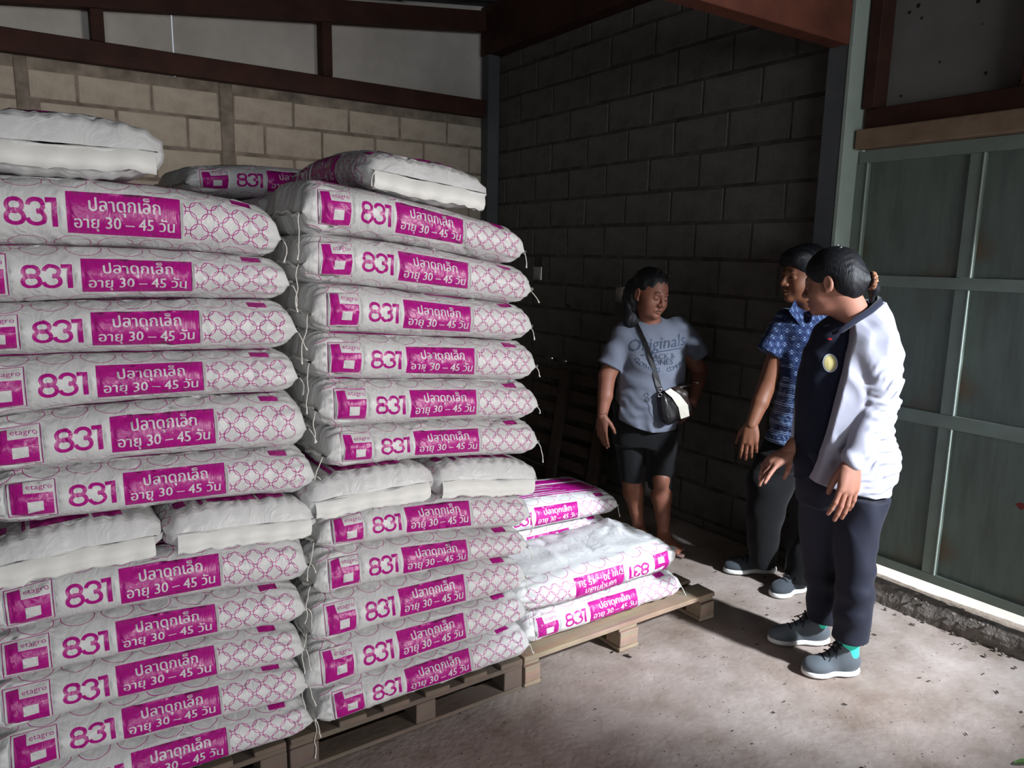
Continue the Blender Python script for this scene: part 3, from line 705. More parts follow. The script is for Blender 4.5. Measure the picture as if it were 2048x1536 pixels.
#SACKSEND
#PEOPLE
# ------------------------------------------------------------------ signed-distance bodies
CY, SY = math.cos(YAW), math.sin(YAW)
FWD = np.array([CY, SY]); RGT = np.array([SY, -CY])
def L3(px, py, D, c=0.0):
    """photo pixel on the upright plane at distance D (+c behind it) -> (sideways, depth, height)"""
    d = (px-1024)/F*RX-(py-768)/F*UX+FX; t = (D+c)/(d[:2]@FWD); p = d*t
    return np.array([p[:2]@RGT, c, H+p[2]])
class SDF:
    def __init__(s, lo, hi, step):
        s.lo = np.array(lo, float); s.step = step; s.n = np.ceil((np.array(hi)-s.lo)/step).astype(int)+1
        s.ax = [s.lo[i]+step*np.arange(s.n[i]) for i in range(3)]
        s.V = np.full(s.n, 1.0, np.float32)
    def box(s, lo, hi, m):
        a = [max(0, int(math.floor((lo[i]-m-s.lo[i])/s.step))) for i in range(3)]
        b = [min(s.n[i], int(math.ceil((hi[i]+m-s.lo[i])/s.step))+1) for i in range(3)]
        if any(a[i] >= b[i] for i in range(3)): return None, None
        sl = tuple(slice(a[i], b[i]) for i in range(3))
        g = np.meshgrid(*[s.ax[i][sl[i]] for i in range(3)], indexing='ij'); return sl, g
    def add(s, prim, k=.015, sub=False, m=.07):
        fn, lo, hi = prim; sl, g = s.box(lo, hi, m)
        if sl is None: return
        d = fn(*g).astype(np.float32); v = s.V[sl]
        if sub: a, b = v, -d; h = np.clip(.5+.5*(a-b)/k, 0, 1); s.V[sl] = b*(1-h)+a*h+k*h*(1-h)
        else: h = np.clip(.5+.5*(d-v)/k, 0, 1); s.V[sl] = d*(1-h)+v*h-k*h*(1-h)
    def clip(s, fn, k=.004):
        g = np.meshgrid(*s.ax, indexing='ij'); d = fn(*g).astype(np.float32); h = np.clip(.5+.5*(s.V-d)/k, 0, 1); s.V = d*(1-h)+s.V*h+k*h*(1-h)
    def warp(s, fn):
        g = np.meshgrid(*s.ax, indexing='ij'); s.V = s.V+fn(*g).astype(np.float32)
    def mesh(s):
        V = s.V; n = V.shape; sg = V < 0
        c = [sg[i:n[0]-1+i, j:n[1]-1+j, k:n[2]-1+k] for i in (0, 1) for j in (0, 1) for k in (0, 1)]
        any_ = c[0].copy(); all_ = c[0].copy()
        for q in c[1:]: any_ |= q; all_ &= q
        act = any_ & ~all_; idx = np.argwhere(act)
        if len(idx) == 0: return np.zeros((0, 3)), np.zeros((0, 4), int)
        num = np.full(act.shape, -1, np.int64); num[act] = np.arange(len(idx))
        P = np.zeros((len(idx), 3)); cnt = np.zeros(len(idx))
        cor = [(i, j, k) for i in (0, 1) for j in (0, 1) for k in (0, 1)]
        vals = {q: V[idx[:, 0]+q[0], idx[:, 1]+q[1], idx[:, 2]+q[2]] for q in cor}
        for a in cor:
            for d in range(3):
                if a[d]: continue
                b = list(a); b[d] = 1; b = tuple(b); va, vb = vals[a], vals[b]; m = (va < 0) != (vb < 0)
                t = np.where(m, va/np.where(m, va-vb, 1), 0)
                for e in range(3): P[:, e] += m*(a[e]+(t if e == d else 0))
                cnt += m
        P = (P/cnt[:, None]+idx)*s.step+s.lo
        Q = []
        for d in range(3):
            u, v = (d+1) % 3, (d+2) % 3
            sl0 = [slice(1, n[i]-1) for i in range(3)]; sl0[d] = slice(0, n[d]-1); sl1 = list(sl0); sl1[d] = slice(1, n[d])
            A, B = sg[tuple(sl0)], sg[tuple(sl1)]; x = np.argwhere(A != B)
            if len(x) == 0: continue
            flip = A[tuple(x.T)]
            off = np.array([sl0[i].start for i in range(3)]); x = x+off
            def nid(du, dv): y = x.copy(); y[:, u] -= du; y[:, v] -= dv; return num[tuple(y.T)]
            q = np.c_[nid(0, 0), nid(1, 0), nid(1, 1), nid(0, 1)]; q[~flip] = q[~flip][:, ::-1]; Q.append(q)
        Q = np.concatenate(Q); Q = Q[(Q >= 0).all(1)]; return P, Q
def cone(a, b, ra, rb, sq=(1, 1, 1)):
    a, b = np.array(a, float), np.array(b, float); s = np.array(sq, float); A, B = a/s, b/s; ab = B-A; L = ab@ab+1e-12
    def fn(x, y, z):
        px, py, pz = x/s[0]-A[0], y/s[1]-A[1], z/s[2]-A[2]; t = np.clip((px*ab[0]+py*ab[1]+pz*ab[2])/L, 0, 1)
        return (np.sqrt((px-ab[0]*t)**2+(py-ab[1]*t)**2+(pz-ab[2]*t)**2)-(ra+(rb-ra)*t))*min(s)
    r = max(ra, rb)*s; return fn, np.minimum(a, b)-r, np.maximum(a, b)+r
def ell(c, r, R=None):
    """ellipsoid; R optional 3x3 rotation (columns = local axes)"""
    c, r = np.array(c, float), np.array(r, float); R = np.eye(3) if R is None else np.array(R)
    def fn(x, y, z):
        q = [(x-c[0])*R[0, i]+(y-c[1])*R[1, i]+(z-c[2])*R[2, i] for i in range(3)]
        k0 = np.sqrt(sum((q[i]/r[i])**2 for i in range(3))); k1 = np.sqrt(sum((q[i]/r[i]**2)**2 for i in range(3)))+1e-9
        return k0*(k0-1)/k1
    e = np.abs(R)@r; return fn, c-e, c+e
def loft(secs, ang=0.0):
    """stack of ellipses: (z, a, c, half width, half depth[, turn]); smooth vertical interpolation"""
    S_ = np.array(sorted(secs)); z0, z1 = S_[0, 0], S_[-1, 0]
    zz = np.linspace(z0, z1, 200); I = [np.interp(zz, S_[:, 0], S_[:, i]) for i in range(1, 5)]
    ker = np.ones(13)/13; I = [np.convolve(np.pad(v, 6, 'edge'), ker, 'valid') for v in I]
    ca, sa = math.cos(ang), math.sin(ang)
    def fn(x, y, z):
        zc = np.clip(z, z0, z1); A, C, W, D_ = [np.interp(zc, zz, v) for v in I]
        dx, dy = x-A, y-C; q1, q2 = dx*ca+dy*sa, -dx*sa+dy*ca
        k = np.sqrt((q1/W)**2+(q2/D_)**2); d = (k-1)*np.minimum(W, D_); dz = np.maximum(np.abs(z-(z0+z1)/2)-(z1-z0)/2, -.5)
        return np.where(dz > 0, np.sqrt(np.maximum(d, 0)**2+dz**2), np.maximum(d, dz))
    m = max(S_[:, 3].max(), S_[:, 4].max())
    return fn, (S_[:, 1].min()-m, S_[:, 2].min()-m, z0), (S_[:, 1].max()+m, S_[:, 2].max()+m, z1)
def chain(pts, rs, sq=(1, 1, 1)): return [cone(pts[i], pts[i+1], rs[i], rs[i+1], sq) for i in range(len(pts)-1)]
def frame(fwd, up=(0, 0, 1)):
    f = np.array(fwd, float); f /= np.linalg.norm(f); u = np.array(up, float); l = np.cross(u, f); l /= np.linalg.norm(l); u = np.cross(f, l)
    return np.stack([f, l, u], 1)      # columns: forward, left, up
def head_prims(c, R, s=1.0, round_=1.0, mouth=0, neck=None, neck_r=.05, fem=False, ears=True):
    """list of (prim, k, subtract) for a head centred at c (between the ears), R columns fwd/left/up"""
    c = np.array(c); T = lambda p: c+R@(np.array(p)*s)
    E = lambda p, r: ell(T(p), np.array(r)*s, R)
    K = lambda a, b, ra, rb: cone(T(a), T(b), ra*s, rb*s)
    w = round_
    out = [(E((-.012, 0, .035), (.095, .074*w, .088)), .01, 0), (E((.028, 0, -.025), (.060, .062*w, .085)), .03, 0),
           (E((.03, 0, -.078), (.048, .050*w, .038)), .03, 0), (E((.074, 0, -.098), (.018, .022, .016)), .02, 0),
           (E((.050, .036*w, -.038), (.030, .026, .030)), .025, 0), (E((.050, -.036*w, -.038), (.030, .026, .030)), .025, 0),
           (K((.078, .030, .020), (.084, 0, .016), .010, .009), .015, 0), (K((.078, -.030, .020), (.084, 0, .016), .010, .009), .015, 0),
           (K((.087, 0, .006), (.106, 0, -.030), .0075, .0125), .012, 0), (E((.096, .013, -.034), (.011, .009, .008)), .007, 0), (E((.096, -.013, -.034), (.011, .009, .008)), .007, 0),
           (E((.095, .031, -.002), (.016, .017, .012)), .010, 1), (E((.095, -.031, -.002), (.016, .017, .012)), .010, 1),
           (E((.076, .031, -.003), (.013, .016, .0125)), .004, 0), (E((.076, -.031, -.003), (.013, .016, .0125)), .004, 0),
           (K((.083, .019, -.062), (.093, 0, -.060), .0045, .0062), .008, 0), (K((.083, -.019, -.062), (.093, 0, -.060), .0045, .0062), .008, 0),
           (K((.083, .017, -.071), (.091, 0, -.073), .0050, .0068), .008, 0), (K((.083, -.017, -.071), (.091, 0, -.073), .0050, .0068), .008, 0),
           (K((.092, .021, -.0665), (.098, 0, -.0665), .0022, .0022), .003, 1), (K((.092, -.021, -.0665), (.098, 0, -.0665), .0022, .0022), .003, 1)]
    if ears:
        for q in (1, -1):
            y = .074*w*q
            out += [(E((-.006, y+.006*q, -.008), (.019, .008, .032)), .008, 0), (E((-.002, y+.014*q, -.004), (.011, .006, .020)), .006, 1), (E((.006, y+.004*q, -.034), (.009, .006, .009)), .006, 0)]
    return out
def hand_prims(wrist, fwd, back, thumb, s=1.0, curl=(.25, .3, .35, .4), thumb_out=.8, spread=.10, cj=1.0):
    """fwd: along the fingers, back: normal of the hand's back, thumb: +1/-1 side of the thumb"""
    w = np.array(wrist, float); f = np.array(fwd, float); f /= np.linalg.norm(f); b = np.array(back, float); b -= f*(b@f); b /= np.linalg.norm(b); y = np.cross(b, f)*thumb
    T = lambda p: w+(f*p[0]+y*p[1]+b*p[2])*s
    R = np.stack([f, y, b], 1)
    out = [(ell(T((.045, 0, 0)), np.array((.052, .038, .016))*s, R), .012, 0)]
    out += [(cone(T((.0, .012, 0)), T((.08, .026, 0)), .017*s, .0115*s), .012, 0), (cone(T((.0, -.012, 0)), T((.072, -.028, 0)), .017*s, .0105*s), .012, 0), (cone(T((.0, 0, 0)), T((.08, 0, .001)), .018*s, .012*s), .012, 0)]
    base = [(.083, .029), (.088, .010), (.084, -.010), (.074, -.028)]; ln = [(.040, .024, .020), (.044, .028, .021), (.041, .026, .020), (.032, .020, .018)]
    for i in range(4):
        p = np.array([base[i][0], base[i][1], 0.0]); a = spread*(1.5-i); th = 0.0
        for j in range(3):
            th += curl[i]*(1 if j == 0 else cj)*(1.0, 1.1, .8)[j]
            d = np.array([math.cos(th)*math.cos(a), math.cos(th)*math.sin(a), -math.sin(th)]); q = p+d*ln[i][j]
            out.append((cone(T(p), T(q), (.0092, .0084, .0076)[j]*s, (.0084, .0076, .0066)[j]*s), .0035, 0)); p = q
    p = np.array([.012, .022, -.004]); d = np.array([.62, .62*thumb_out, -.30]); d /= np.linalg.norm(d)
    for j, (l, r0, r1) in enumerate(((.040, .015, .0115), (.030, .0112, .0095), (.024, .0095, .0078))):
        q = p+d*l; out.append((cone(T(p), T(q), r0*s, r1*s), .008 if j == 0 else .004, 0)); p = q; d = d+np.array([.22, -.18, -.05]); d /= np.linalg.norm(d)
    return out
def build(prims, lo, hi, step, post=None):
    s = SDF(lo, hi, step)
    for pr in prims:
        if callable(pr): pr(s); continue
        s.add(pr[0], pr[1], bool(pr[2]), m=max(.03, pr[1]*1.5+step*2))
    if post: post(s)
    return s.mesh()
def join(parts):
    V = []; Q = []; n = 0
    for v, q in parts: V.append(v); Q.append(q+n); n += len(v)
    return np.concatenate(V), np.concatenate(Q)
def bounds(prims, m=.02):
    lo = np.min([p[0][1] for p in prims if not callable(p) and not p[2]], axis=0)-m; hi = np.max([p[0][2] for p in prims if not callable(p) and not p[2]], axis=0)+m; return lo, hi

class Person:
    def __init__(s, D, foot, label):
        s.D = D; s.o = L3(foot[0], foot[1], D); s.o[2] = 0
        W = np.array([*(RGT*s.o[0]+FWD*D), 0.0])
        s.root = empty('person', W, rz=YAW-math.pi/2); tag(s.root, label, 'person')
    def P(s, px, py, c=0.0): return L3(px, py, s.D, c)
    def part(s, name, VQ, mat, parent=None, smooth=True, **k):
        V, Q = VQ; V = np.asarray(V)-s.o
        o = obj(name, mesh_from(name, V, Q, mat, smooth), parent or s.root, **k); return o
    def sdf(s, name, prims, step, mat, post=None, parent=None, lo=None, hi=None, **k):
        l, h = bounds(prims); l = l if lo is None else np.array(lo); h = h if hi is None else np.array(hi)
        return s.part(name, build(prims, l, h, step, post), mat, parent, **k)
    def tube(s, name, pts, rad, mat, seg=6, parent=None, closed=False):
        pts = [Vector(np.asarray(p)-s.o) for p in pts]; return obj(name, tube_mesh(name, pts, rad, mat, seg, closed), parent or s.root)
def skin(name, a, b): return material(name, srgb(*a), .55, .4, (9, 1.6), (240, .12, .001), col2=srgb(*b), subs=.08)
def fabric(name, a, b=None, rough=.85, bump=(420, .25, .001), extra=None, sheen=.1): return material(name, srgb(*a), rough, .2, (6, 1.3), bump, col2=srgb(*(b or tuple(int(c*.9) for c in a))), extra=extra, sheen=sheen)
def hairm():
    def ex(nt, p, tc, last):
        N, L = nt.nodes, nt.links
        mp = N.new('ShaderNodeMapping'); mp.inputs['Scale'].default_value = (120, 120, 9); L.new(tc.outputs['Object'], mp.inputs[0])
        n = N.new('ShaderNodeTexNoise'); n.inputs['Scale'].default_value = 1.6; n.inputs['Detail'].default_value = 3; n.inputs['Distortion'].default_value = .6; L.new(mp.outputs[0], n.inputs['Vector'])
        b = N.new('ShaderNodeBump'); b.inputs['Strength'].default_value = .45; b.inputs['Distance'].default_value = .005; L.new(n.outputs['Fac'], b.inputs['Height']); L.new(b.outputs[0], p.inputs['Normal'])
    return material('black_hair', (.006, .006, .008, 1), .52, .3, extra=ex)
M_hair = hairm()
M_sk1 = skin('tanned_skin', (134, 86, 68), (112, 70, 54)); M_sk2 = skin('brown_skin', (128, 82, 60), (106, 66, 46)); M_sk3 = skin('light_brown_skin', (158, 110, 92), (138, 92, 76))
M_dark = fabric('black_cloth', (12, 12, 14), (8, 8, 10)); M_navytr = fabric('navy_trousers', (34, 36, 50), (26, 28, 40), rough=.7)
M_tee = fabric('grey_marl_tee', (102, 106, 118), (90, 94, 106)); M_teeprint = material('tee_print', srgb(62, 72, 88), .9, .1)
M_polo = fabric('navy_polo', (20, 24, 44), (15, 18, 34)); M_jacket = fabric('pale_grey_jacket', (168, 168, 182), (158, 158, 172), rough=.75, bump=(300, .2, .001))
M_eye = material('eye_dark', srgb(24, 16, 14), .25, .5); M_lip = skin('lip_skin', (122, 66, 58), (108, 56, 50))
M_sole = material('white_rubber', srgb(222, 222, 220), .6, .4); M_shoe = fabric('grey_knit_shoe', (92, 98, 104), (78, 84, 90), bump=(500, .5, .001)); M_shoed = fabric('charcoal_shoe', (64, 70, 76), (54, 58, 64))
M_lace = material('black_lace', srgb(18, 18, 20), .8, .2); M_sock = fabric('turquoise_sock', (70, 222, 196), (58, 204, 180))
M_gold = material('gold', srgb(222, 168, 90), .25, .5, metal=1); M_steel = material('steel', srgb(190, 190, 192), .25, .5, metal=1)
M_leather = material('black_leather', srgb(26, 24, 26), .32, .6, (14, 1.4), (90, .3, .002)); M_cream = material('cream_leather', srgb(214, 208, 192), .5, .4, (14, 1.2)); M_brownl = material('dark_brown_leather', srgb(44, 30, 26), .5, .4, (60, 2), (90, .3, .002))
M_pink = fabric('dusty_pink_strap', (172, 132, 134), (150, 112, 114)); M_tan = material('sandal_sole', srgb(120, 96, 88), .8, .2)
def batik(nt, p, tc, last):
    """small pale diamonds above, woven bands below"""
    N, L = nt.nodes, nt.links
    sp = N.new('ShaderNodeSeparateXYZ'); L.new(tc.outputs['Object'], sp.inputs[0])
    def mth(op, a, b=None, c=None):
        n = N.new('ShaderNodeMath'); n.operation = op
        for i, v in enumerate((a, b, c)):
            if v is None: continue
            if isinstance(v, (int, float)): n.inputs[i].default_value = v
            else: L.new(v, n.inputs[i])
        return n.outputs[0]
    x, z = mth('ADD', sp.outputs[0], mth('MULTIPLY', sp.outputs[1], .5)), sp.outputs[2]
    def cell(v, period, ph=0): return mth('ABSOLUTE', mth('SUBTRACT', mth('FRACT', mth('ADD', mth('DIVIDE', v, period), ph)), .5))
    zr = mth('FLOOR', mth('DIVIDE', z, .033)); half = mth('MULTIPLY', mth('MODULO', mth('ABSOLUTE', zr), 2), .5)
    xx = mth('ABSOLUTE', mth('SUBTRACT', mth('FRACT', mth('ADD', mth('DIVIDE', x, .030), half)), .5)); zz = cell(z, .033)
    dia = mth('ADD', xx, mth('MULTIPLY', zz, .62))
    wig = mth('MULTIPLY', mth('SINE', mth('MULTIPLY', z, 760)), .07)
    core = mth('LESS_THAN', mth('ABSOLUTE', mth('SUBTRACT', mth('ADD', dia, wig), .15)), .05)
    line = mth('LESS_THAN', mth('ABSOLUTE', mth('SUBTRACT', dia, .44)), .022)
    upper = mth('MAXIMUM', mth('MULTIPLY', core, .85), mth('MULTIPLY', line, .35))
    bl = mth('LESS_THAN', cell(z, .045), .05); bl2 = mth('LESS_THAN', cell(z, .045, .2), .035)
    dots = mth('MULTIPLY', mth('LESS_THAN', cell(x, .012), .22), mth('LESS_THAN', cell(z, .0118, .3), .2))
    noi = N.new('ShaderNodeTexNoise'); noi.inputs['Scale'].default_value = 150; L.new(tc.outputs['Object'], noi.inputs['Vector'])
    lower = mth('MAXIMUM', mth('MAXIMUM', bl, bl2), mth('MAXIMUM', mth('MULTIPLY', dots, .6), mth('MULTIPLY', mth('GREATER_THAN', noi.outputs['Fac'], .55), .35)))
    up = mth('GREATER_THAN', z, 1.03)
    fac = mth('ADD', mth('MULTIPLY', up, upper), mth('MULTIPLY', mth('SUBTRACT', 1, up), lower))
    m = N.new('ShaderNodeMix'); m.data_type = 'RGBA'; m.inputs[6].default_value = srgb(24, 38, 74); m.inputs[7].default_value = srgb(128, 150, 186)
    L.new(fac, m.inputs[0]); L.new(m.outputs[2], p.inputs['Base Color'])
M_batik = fabric('blue_batik_shirt', (60, 80, 120), extra=batik)

def folds(amp, freq, dirv, seed, mask=None):
    r = np.random.RandomState(seed); d = np.array(dirv, float); d /= np.linalg.norm(d); o1 = np.cross(d, [.3, .8, .5]); o1 /= np.linalg.norm(o1); ph = r.uniform(0, 6, 4)
    def fn(x, y, z):
        t = x*d[0]+y*d[1]+z*d[2]; q = x*o1[0]+y*o1[1]+z*o1[2]
        v = np.sin(t*freq+2.2*np.sin(q*freq*.33+ph[0])+ph[1])*(.6+.4*np.sin(q*freq*.5+ph[2]))
        v = np.abs(v)**.8*np.sign(v)
        return amp*v*(1 if mask is None else mask(x, y, z))
    return fn
def shoe(per, name, toe, heel, mat, solemat, wid=.048, hgt=.062, laces=True, sock=None, ankle=None, soleh=.022):
    """toe, heel: local xy points; builds shoe > sole, lace"""
    toe, heel = np.array(toe, float), np.array(heel, float); f = toe-heel; Lf = np.linalg.norm(f); f /= Lf; l = np.array([-f[1], f[0], 0])
    R = np.stack([np.array([f[0], f[1], 0]), l, np.array([0, 0, 1.])], 1)
    T = lambda p: np.array([heel[0], heel[1], 0])+R@np.array(p)
    def K(a, b, ra, rb, sq=1): return cone(T(a), T(b), ra, rb)
    pr = [(ell(T((Lf*.74, 0, .034)), (Lf*.27, wid, .036), R), .02, 0), (ell(T((Lf*.28, 0, .042)), (Lf*.29, wid*.84, .044), R), .03, 0),
          (K((Lf*.22, 0, .07), (Lf*.30, 0, .095), .040, .042), .03, 0), (K((Lf*.40, 0, .07), (Lf*.70, 0, .046), .034, .024), .02, 0)]
    ankle = ankle if ankle is not None else T((Lf*.24, 0, .1))
    pr.append((cone(T((Lf*.24, 0, .12)), T((Lf*.24, 0, .15)), .030, .02), .004, 1))
    flo = lambda s: s.clip(lambda x, y, z: (soleh-.004)-z, .003)
    o = per.sdf(name, pr, .0045, mat, post=flo)
    sp = [(ell(T((Lf*.73, 0, .012)), (Lf*.285, wid*1.06, .05), R), .02, 0), (ell(T((Lf*.27, 0, .012)), (Lf*.285, wid*.92, .05), R), .03, 0)]
    per.sdf('sole', sp, .0045, solemat, post=lambda s: (s.clip(lambda x, y, z: .0015-z, .003), s.clip(lambda x, y, z: z-soleh, .004)), parent=o)
    if laces:
        for i in range(4):
            a = .42+.085*i; zz = .118-.015*i; w_ = .028-.001*i
            pts = [T((Lf*(a+.01*math.cos(t)), w_*math.sin(t)*1.0, zz-.012+.012*math.cos(t)**2+.006)) for t in np.linspace(-1.3, 1.3, 8)]
            per.tube('lace', pts, .0030, M_lace, 5, o)
        for sgn in (1, -1):
            pts = [T((Lf*.42+.03*math.sin(t)*sgn*0-.004, -.0+sgn*.024*math.sin(t), .124+.012*math.sin(t*1.2)-.004*t)) for t in np.linspace(0, 2.9, 9)]
            per.tube('lace', pts, .0022, M_lace, 5, o)
            pts = [T((Lf*.42+.012*t, sgn*(.004+.018*t), .126-.016*t)) for t in np.linspace(0, 2.4, 6)]
            per.tube('lace', pts, .0022, M_lace, 5, o)
    if sock is not None: per.sdf('sock', [(cone(T((Lf*.22, 0, .055)), T((Lf*.24, 0, .17)), .042, .040), .01, 0)], .005, sock)
    return o
def project(per, target, polys, to3, off=.0015, name='print', mat=None, depth_dir=(0, 1, 0), parent=None, sub=0):
    """lay flat print polygons (u,v) onto a garment: to3(u,v) -> start point, cast along depth_dir"""
    bm = bmesh.new()
    for poly in polys:
        try: bm.faces.new([bm.verts.new((u, v, 0)) for u, v in poly])
        except ValueError: pass
    bmesh.ops.triangulate(bm, faces=bm.faces[:])
    if sub: bmesh.ops.subdivide_edges(bm, edges=[e for e in bm.edges if e.calc_length() > sub], cuts=2, use_grid_fill=False)
    bm.verts.ensure_lookup_table()
    tv = [v.co for v in target.data.vertices]; bvh = BVHTree.FromPolygons([tuple(v) for v in tv], [tuple(p.vertices) for p in target.data.polygons])
    d = Vector(depth_dir).normalized(); bad = []
    for v in bm.verts:
        p = Vector(to3(v.co.x, v.co.y)-per.o); h = bvh.ray_cast(p-d*.4, d)
        if h[0] is None: bad.append(v)
        else: v.co = h[0]-d*off
    if bad: bmesh.ops.delete(bm, geom=bad, context='VERTS')
    me = bpy.data.meshes.new(name); bm.to_mesh(me); bm.free(); me.materials.append(mat)
    return obj(name, me, parent or target)

# ================================================================== woman in the grey T-shirt
def woman_tee():
    p = Person(4.0, (1300, 1085), 'woman in a grey printed T-shirt and black knee-length trousers by the dark block wall'); P = p.P
    hc = P(1302, 588, -.02); hd = frame((.48, -.84, -.20), (.10, 0, 1)); s = 1.03
    head = head_prims(hc, hd, s, round_=1.08)
    skinp = list(head)
    nb = P(1300, 650, .02)
    skinp += [(cone(hc+hd@np.array((-.015, 0, -.07)), nb, .056, .064), .02, 0)]
    # near-side arm hanging (image left)
    shl, ell_, wrl = P(1252, 672, .03), P(1214, 752, .0), P(1204, 832, -.05)
    skinp += [(q, .01, 0) for q in chain([shl, ell_, (ell_+wrl)/2+np.array((.004, 0, 0)), wrl], [.055, .046, .040, .027], (1, 1, 1))]
    # far arm, hand on the hip behind the bag
    shr, elr, wrr = P(1356, 668, .06), P(1399, 742, .13), P(1386, 800, -.01)
    skinp += [(q, .01, 0) for q in chain([shr, elr, (elr+wrr)/2, wrr], [.055, .046, .038, .026])]
    hand1 = hand_prims(wrl, (.02, -.10, -1), (-.75, -.65, 0), 1, 1.0, (.12, .18, .22, .25), spread=.04)
    hand2 = hand_prims(wrr, (-.55, -.25, -.75), (.3, -.9, 0), 1, .95, (.4, .4, .45, .5))
    # shins and feet
    kl, al = P(1262, 950, 0.06), P(1276, 1052, .10); kr, ar = P(1322, 955, -.02), P(1326, 1076, -.02)
    al[2] = .085; ar[2] = .085
    for k, m_, a in ((kl, (kl+al)/2, al), (kr, (kr+ar)/2, ar)):
        skinp += [(q, .012, 0) for q in chain([k, m_+(k-a)*.14+np.array((0, .012, 0)), m_-(k-a)*.22, a], [.056, .059, .040, .033])]
    def foot(a, d):
        d = np.array([d[0], d[1], 0]); d /= np.linalg.norm(d); l = np.array([-d[1], d[0], 0]); R = np.stack([d, l, [0, 0, 1.]], 1); g = np.array([a[0], a[1], 0]); out = []
        out.append((ell(g+d*.0+np.array((0, 0, .045)), (.045, .032, .036), R), .02, 0)); out.append((cone(g+np.array((0, 0, .07)), g+d*.10+np.array((0, 0, .035)), .032, .024), .02, 0)); out.append((ell(g+d*.115+np.array((0, 0, .032)), (.055, .042, .018), R), .02, 0))
        for i in range(5):
            b = g+d*(.145-.008*i*(.6+.15*i))+l*(-.030+.015*i)*SG; out.append((cone(b+np.array((0, 0, .03)), b+d*.032+np.array((0, 0, .026)), .0115-.001*i, .010-.001*i), .004, 0))
        return out, g, d, l, R
    SG = 1; f1, g1, d1, l1, R1_ = foot(al, (.30, -1)); SG = 1; f2, g2, d2, l2, R2_ = foot(ar, (.42, -1))
    skinp += f1+f2
    lo, hi = bounds(skinp); 
    arms = build(skinp, (lo[0], lo[1], nb[2]-.45-.02), (hi[0], hi[1], nb[2]+.01), .006)
    body = join([build(head+skinp[len(head):len(head)+1], hc-.17, hc+np.array((.17, .17, .17)), .0028),
                 build(skinp[len(head)+1:], (lo[0], lo[1], -.01), (hi[0], hi[1], shl[2]+.03), .0055), build(hand1, wrl-.21, wrl+np.array((.2, .2, .03)), .003), build(hand2, wrr-.2, wrr+.15, .0035)])
    B = p.part('body', body, M_sk1)
    T = lambda q: hc+hd@(np.array(q)*s)
    for q in (1, -1):
        p.tube('eyebrow', [T((.089-.010*t*t, (.014+.030*t)*q, .021+.006*math.sin(t*2.6))) for t in np.linspace(0, 1, 6)], [.002, .003, .003, .0028, .0022, .0012], M_hair, 6, B)
        p.tube('eye', [T((.0885-.006*abs(t), (.031+.012*t)*q, -.0075-.002*(1-t*t))) for t in np.linspace(-1, 1, 6)], .0018, M_eye, 6, B)
    p.tube('mouth', [T((.0975-.011*t*t*1.0, .020*t, -.0665-.001*t*t)) for t in np.linspace(-1, 1, 8)], .0016, M_eye, 6, B)
    # hair: combed back, falling behind the shoulder on the image-left side
    hp = [(ell(T((-.022, 0, .045)), np.array((.100, .088, .090))*s, hd), .02, 0), (ell(T((-.055, .0, -.03)), np.array((.062, .082, .085))*s, hd), .03, 0)]
    hp += [(ell(P(1261, 606, .02), (.048, .045, .125)), .03, 0), (ell(P(1262, 640, -.01), (.044, .038, .050)), .03, 0)]
    hp.append((ell(T((.085, 0, -.045)), np.array((.060, .078, .108))*s, hd), .012, 1))
    for q in (1, -1): hp.append((ell(T((.02, .095*q, -.03)), np.array((.042, .035, .046))*s, hd), .01, 1))
    hr = p.sdf('hair', hp, .0045, M_hair, post=lambda S_: S_.warp(folds(.0022, 190, (.9, .4, .1), 4)))
    # dark-framed glasses pushed up on the head
    for q in (1, -1): p.tube('glasses', [T((.055+.0*math.cos(t), (.026+.021*math.cos(t))*q, .118+.018*math.sin(t))) for t in np.linspace(0, 6.28, 16)[:-1]], .0018, M_eye, 5, hr, closed=True)
    # T-shirt
    def z(y): return P(1300, y)[2]
    cx = lambda x, y: P(x, y)[0]
    secs = []
    for (y, xl, xr, dep) in ((632, 1285, 1318, .055), (642, 1262, 1340, .075), (655, 1240, 1366, .10), (690, 1238, 1376, .135), (735, 1240, 1374, .155), (780, 1232, 1368, .165), (820, 1222, 1362, .165), (850, 1220, 1356, .16), (862, 1220, 1356, .16)):
        a, b = cx(xl, y), cx(xr, y); secs.append((z(y), (a+b)/2, .04, (b-a)/2, dep))
    tee = [(loft(secs), .02, 0)]
    slv = P(1219, 728, .0); slr = P(1396, 706, .10)
    tee += [(cone(P(1252, 662, .03), slv, .062, .064), .03, 0), (cone(P(1356, 655, .05), slr, .064, .062), .03, 0)]
    def hem(x, y, zz):    # lower edge rises at the image-left, sleeves end square
        base = z(856)+.075*np.clip((cx(1300, 840)-x)/.22, 0, 1.2)**1.4
        return base-zz
    def post(S_):
        S_.warp(folds(.0045, 62, (.8, .2, .9), 3)); S_.warp(folds(.003, 120, (.5, .1, 1), 8, lambda x, y, zz: np.clip((z(760)-zz)/.1, 0, 1)))
        S_.clip(hem, .004)
        for (ax, bx, tt) in ((P(1252, 662, .03), slv, -.004), (P(1356, 655, .05), slr, -.004)):
            d = (bx-ax)/np.linalg.norm(bx-ax); side = -1 if bx is slv else 1
            def cl(x, y, zz, d=d, bx=bx, side=side):
                v = (x-bx[0])*d[0]+(y-bx[1])*d[1]+(zz-bx[2])*d[2]-.012
                out = side*(x-(bx[0]-side*.058)); return np.where(out > 0, v, -1)
            S_.clip(cl, .004)
        nk = cone(P(1302, 634, .0)+np.array((.02, -.03, .03)), P(1302, 634, 0)+np.array((0, 0, .08)), .062, .07); S_.add(nk, .006, True)
    Ts = p.sdf('t_shirt', tee, .0055, M_tee, post=post)
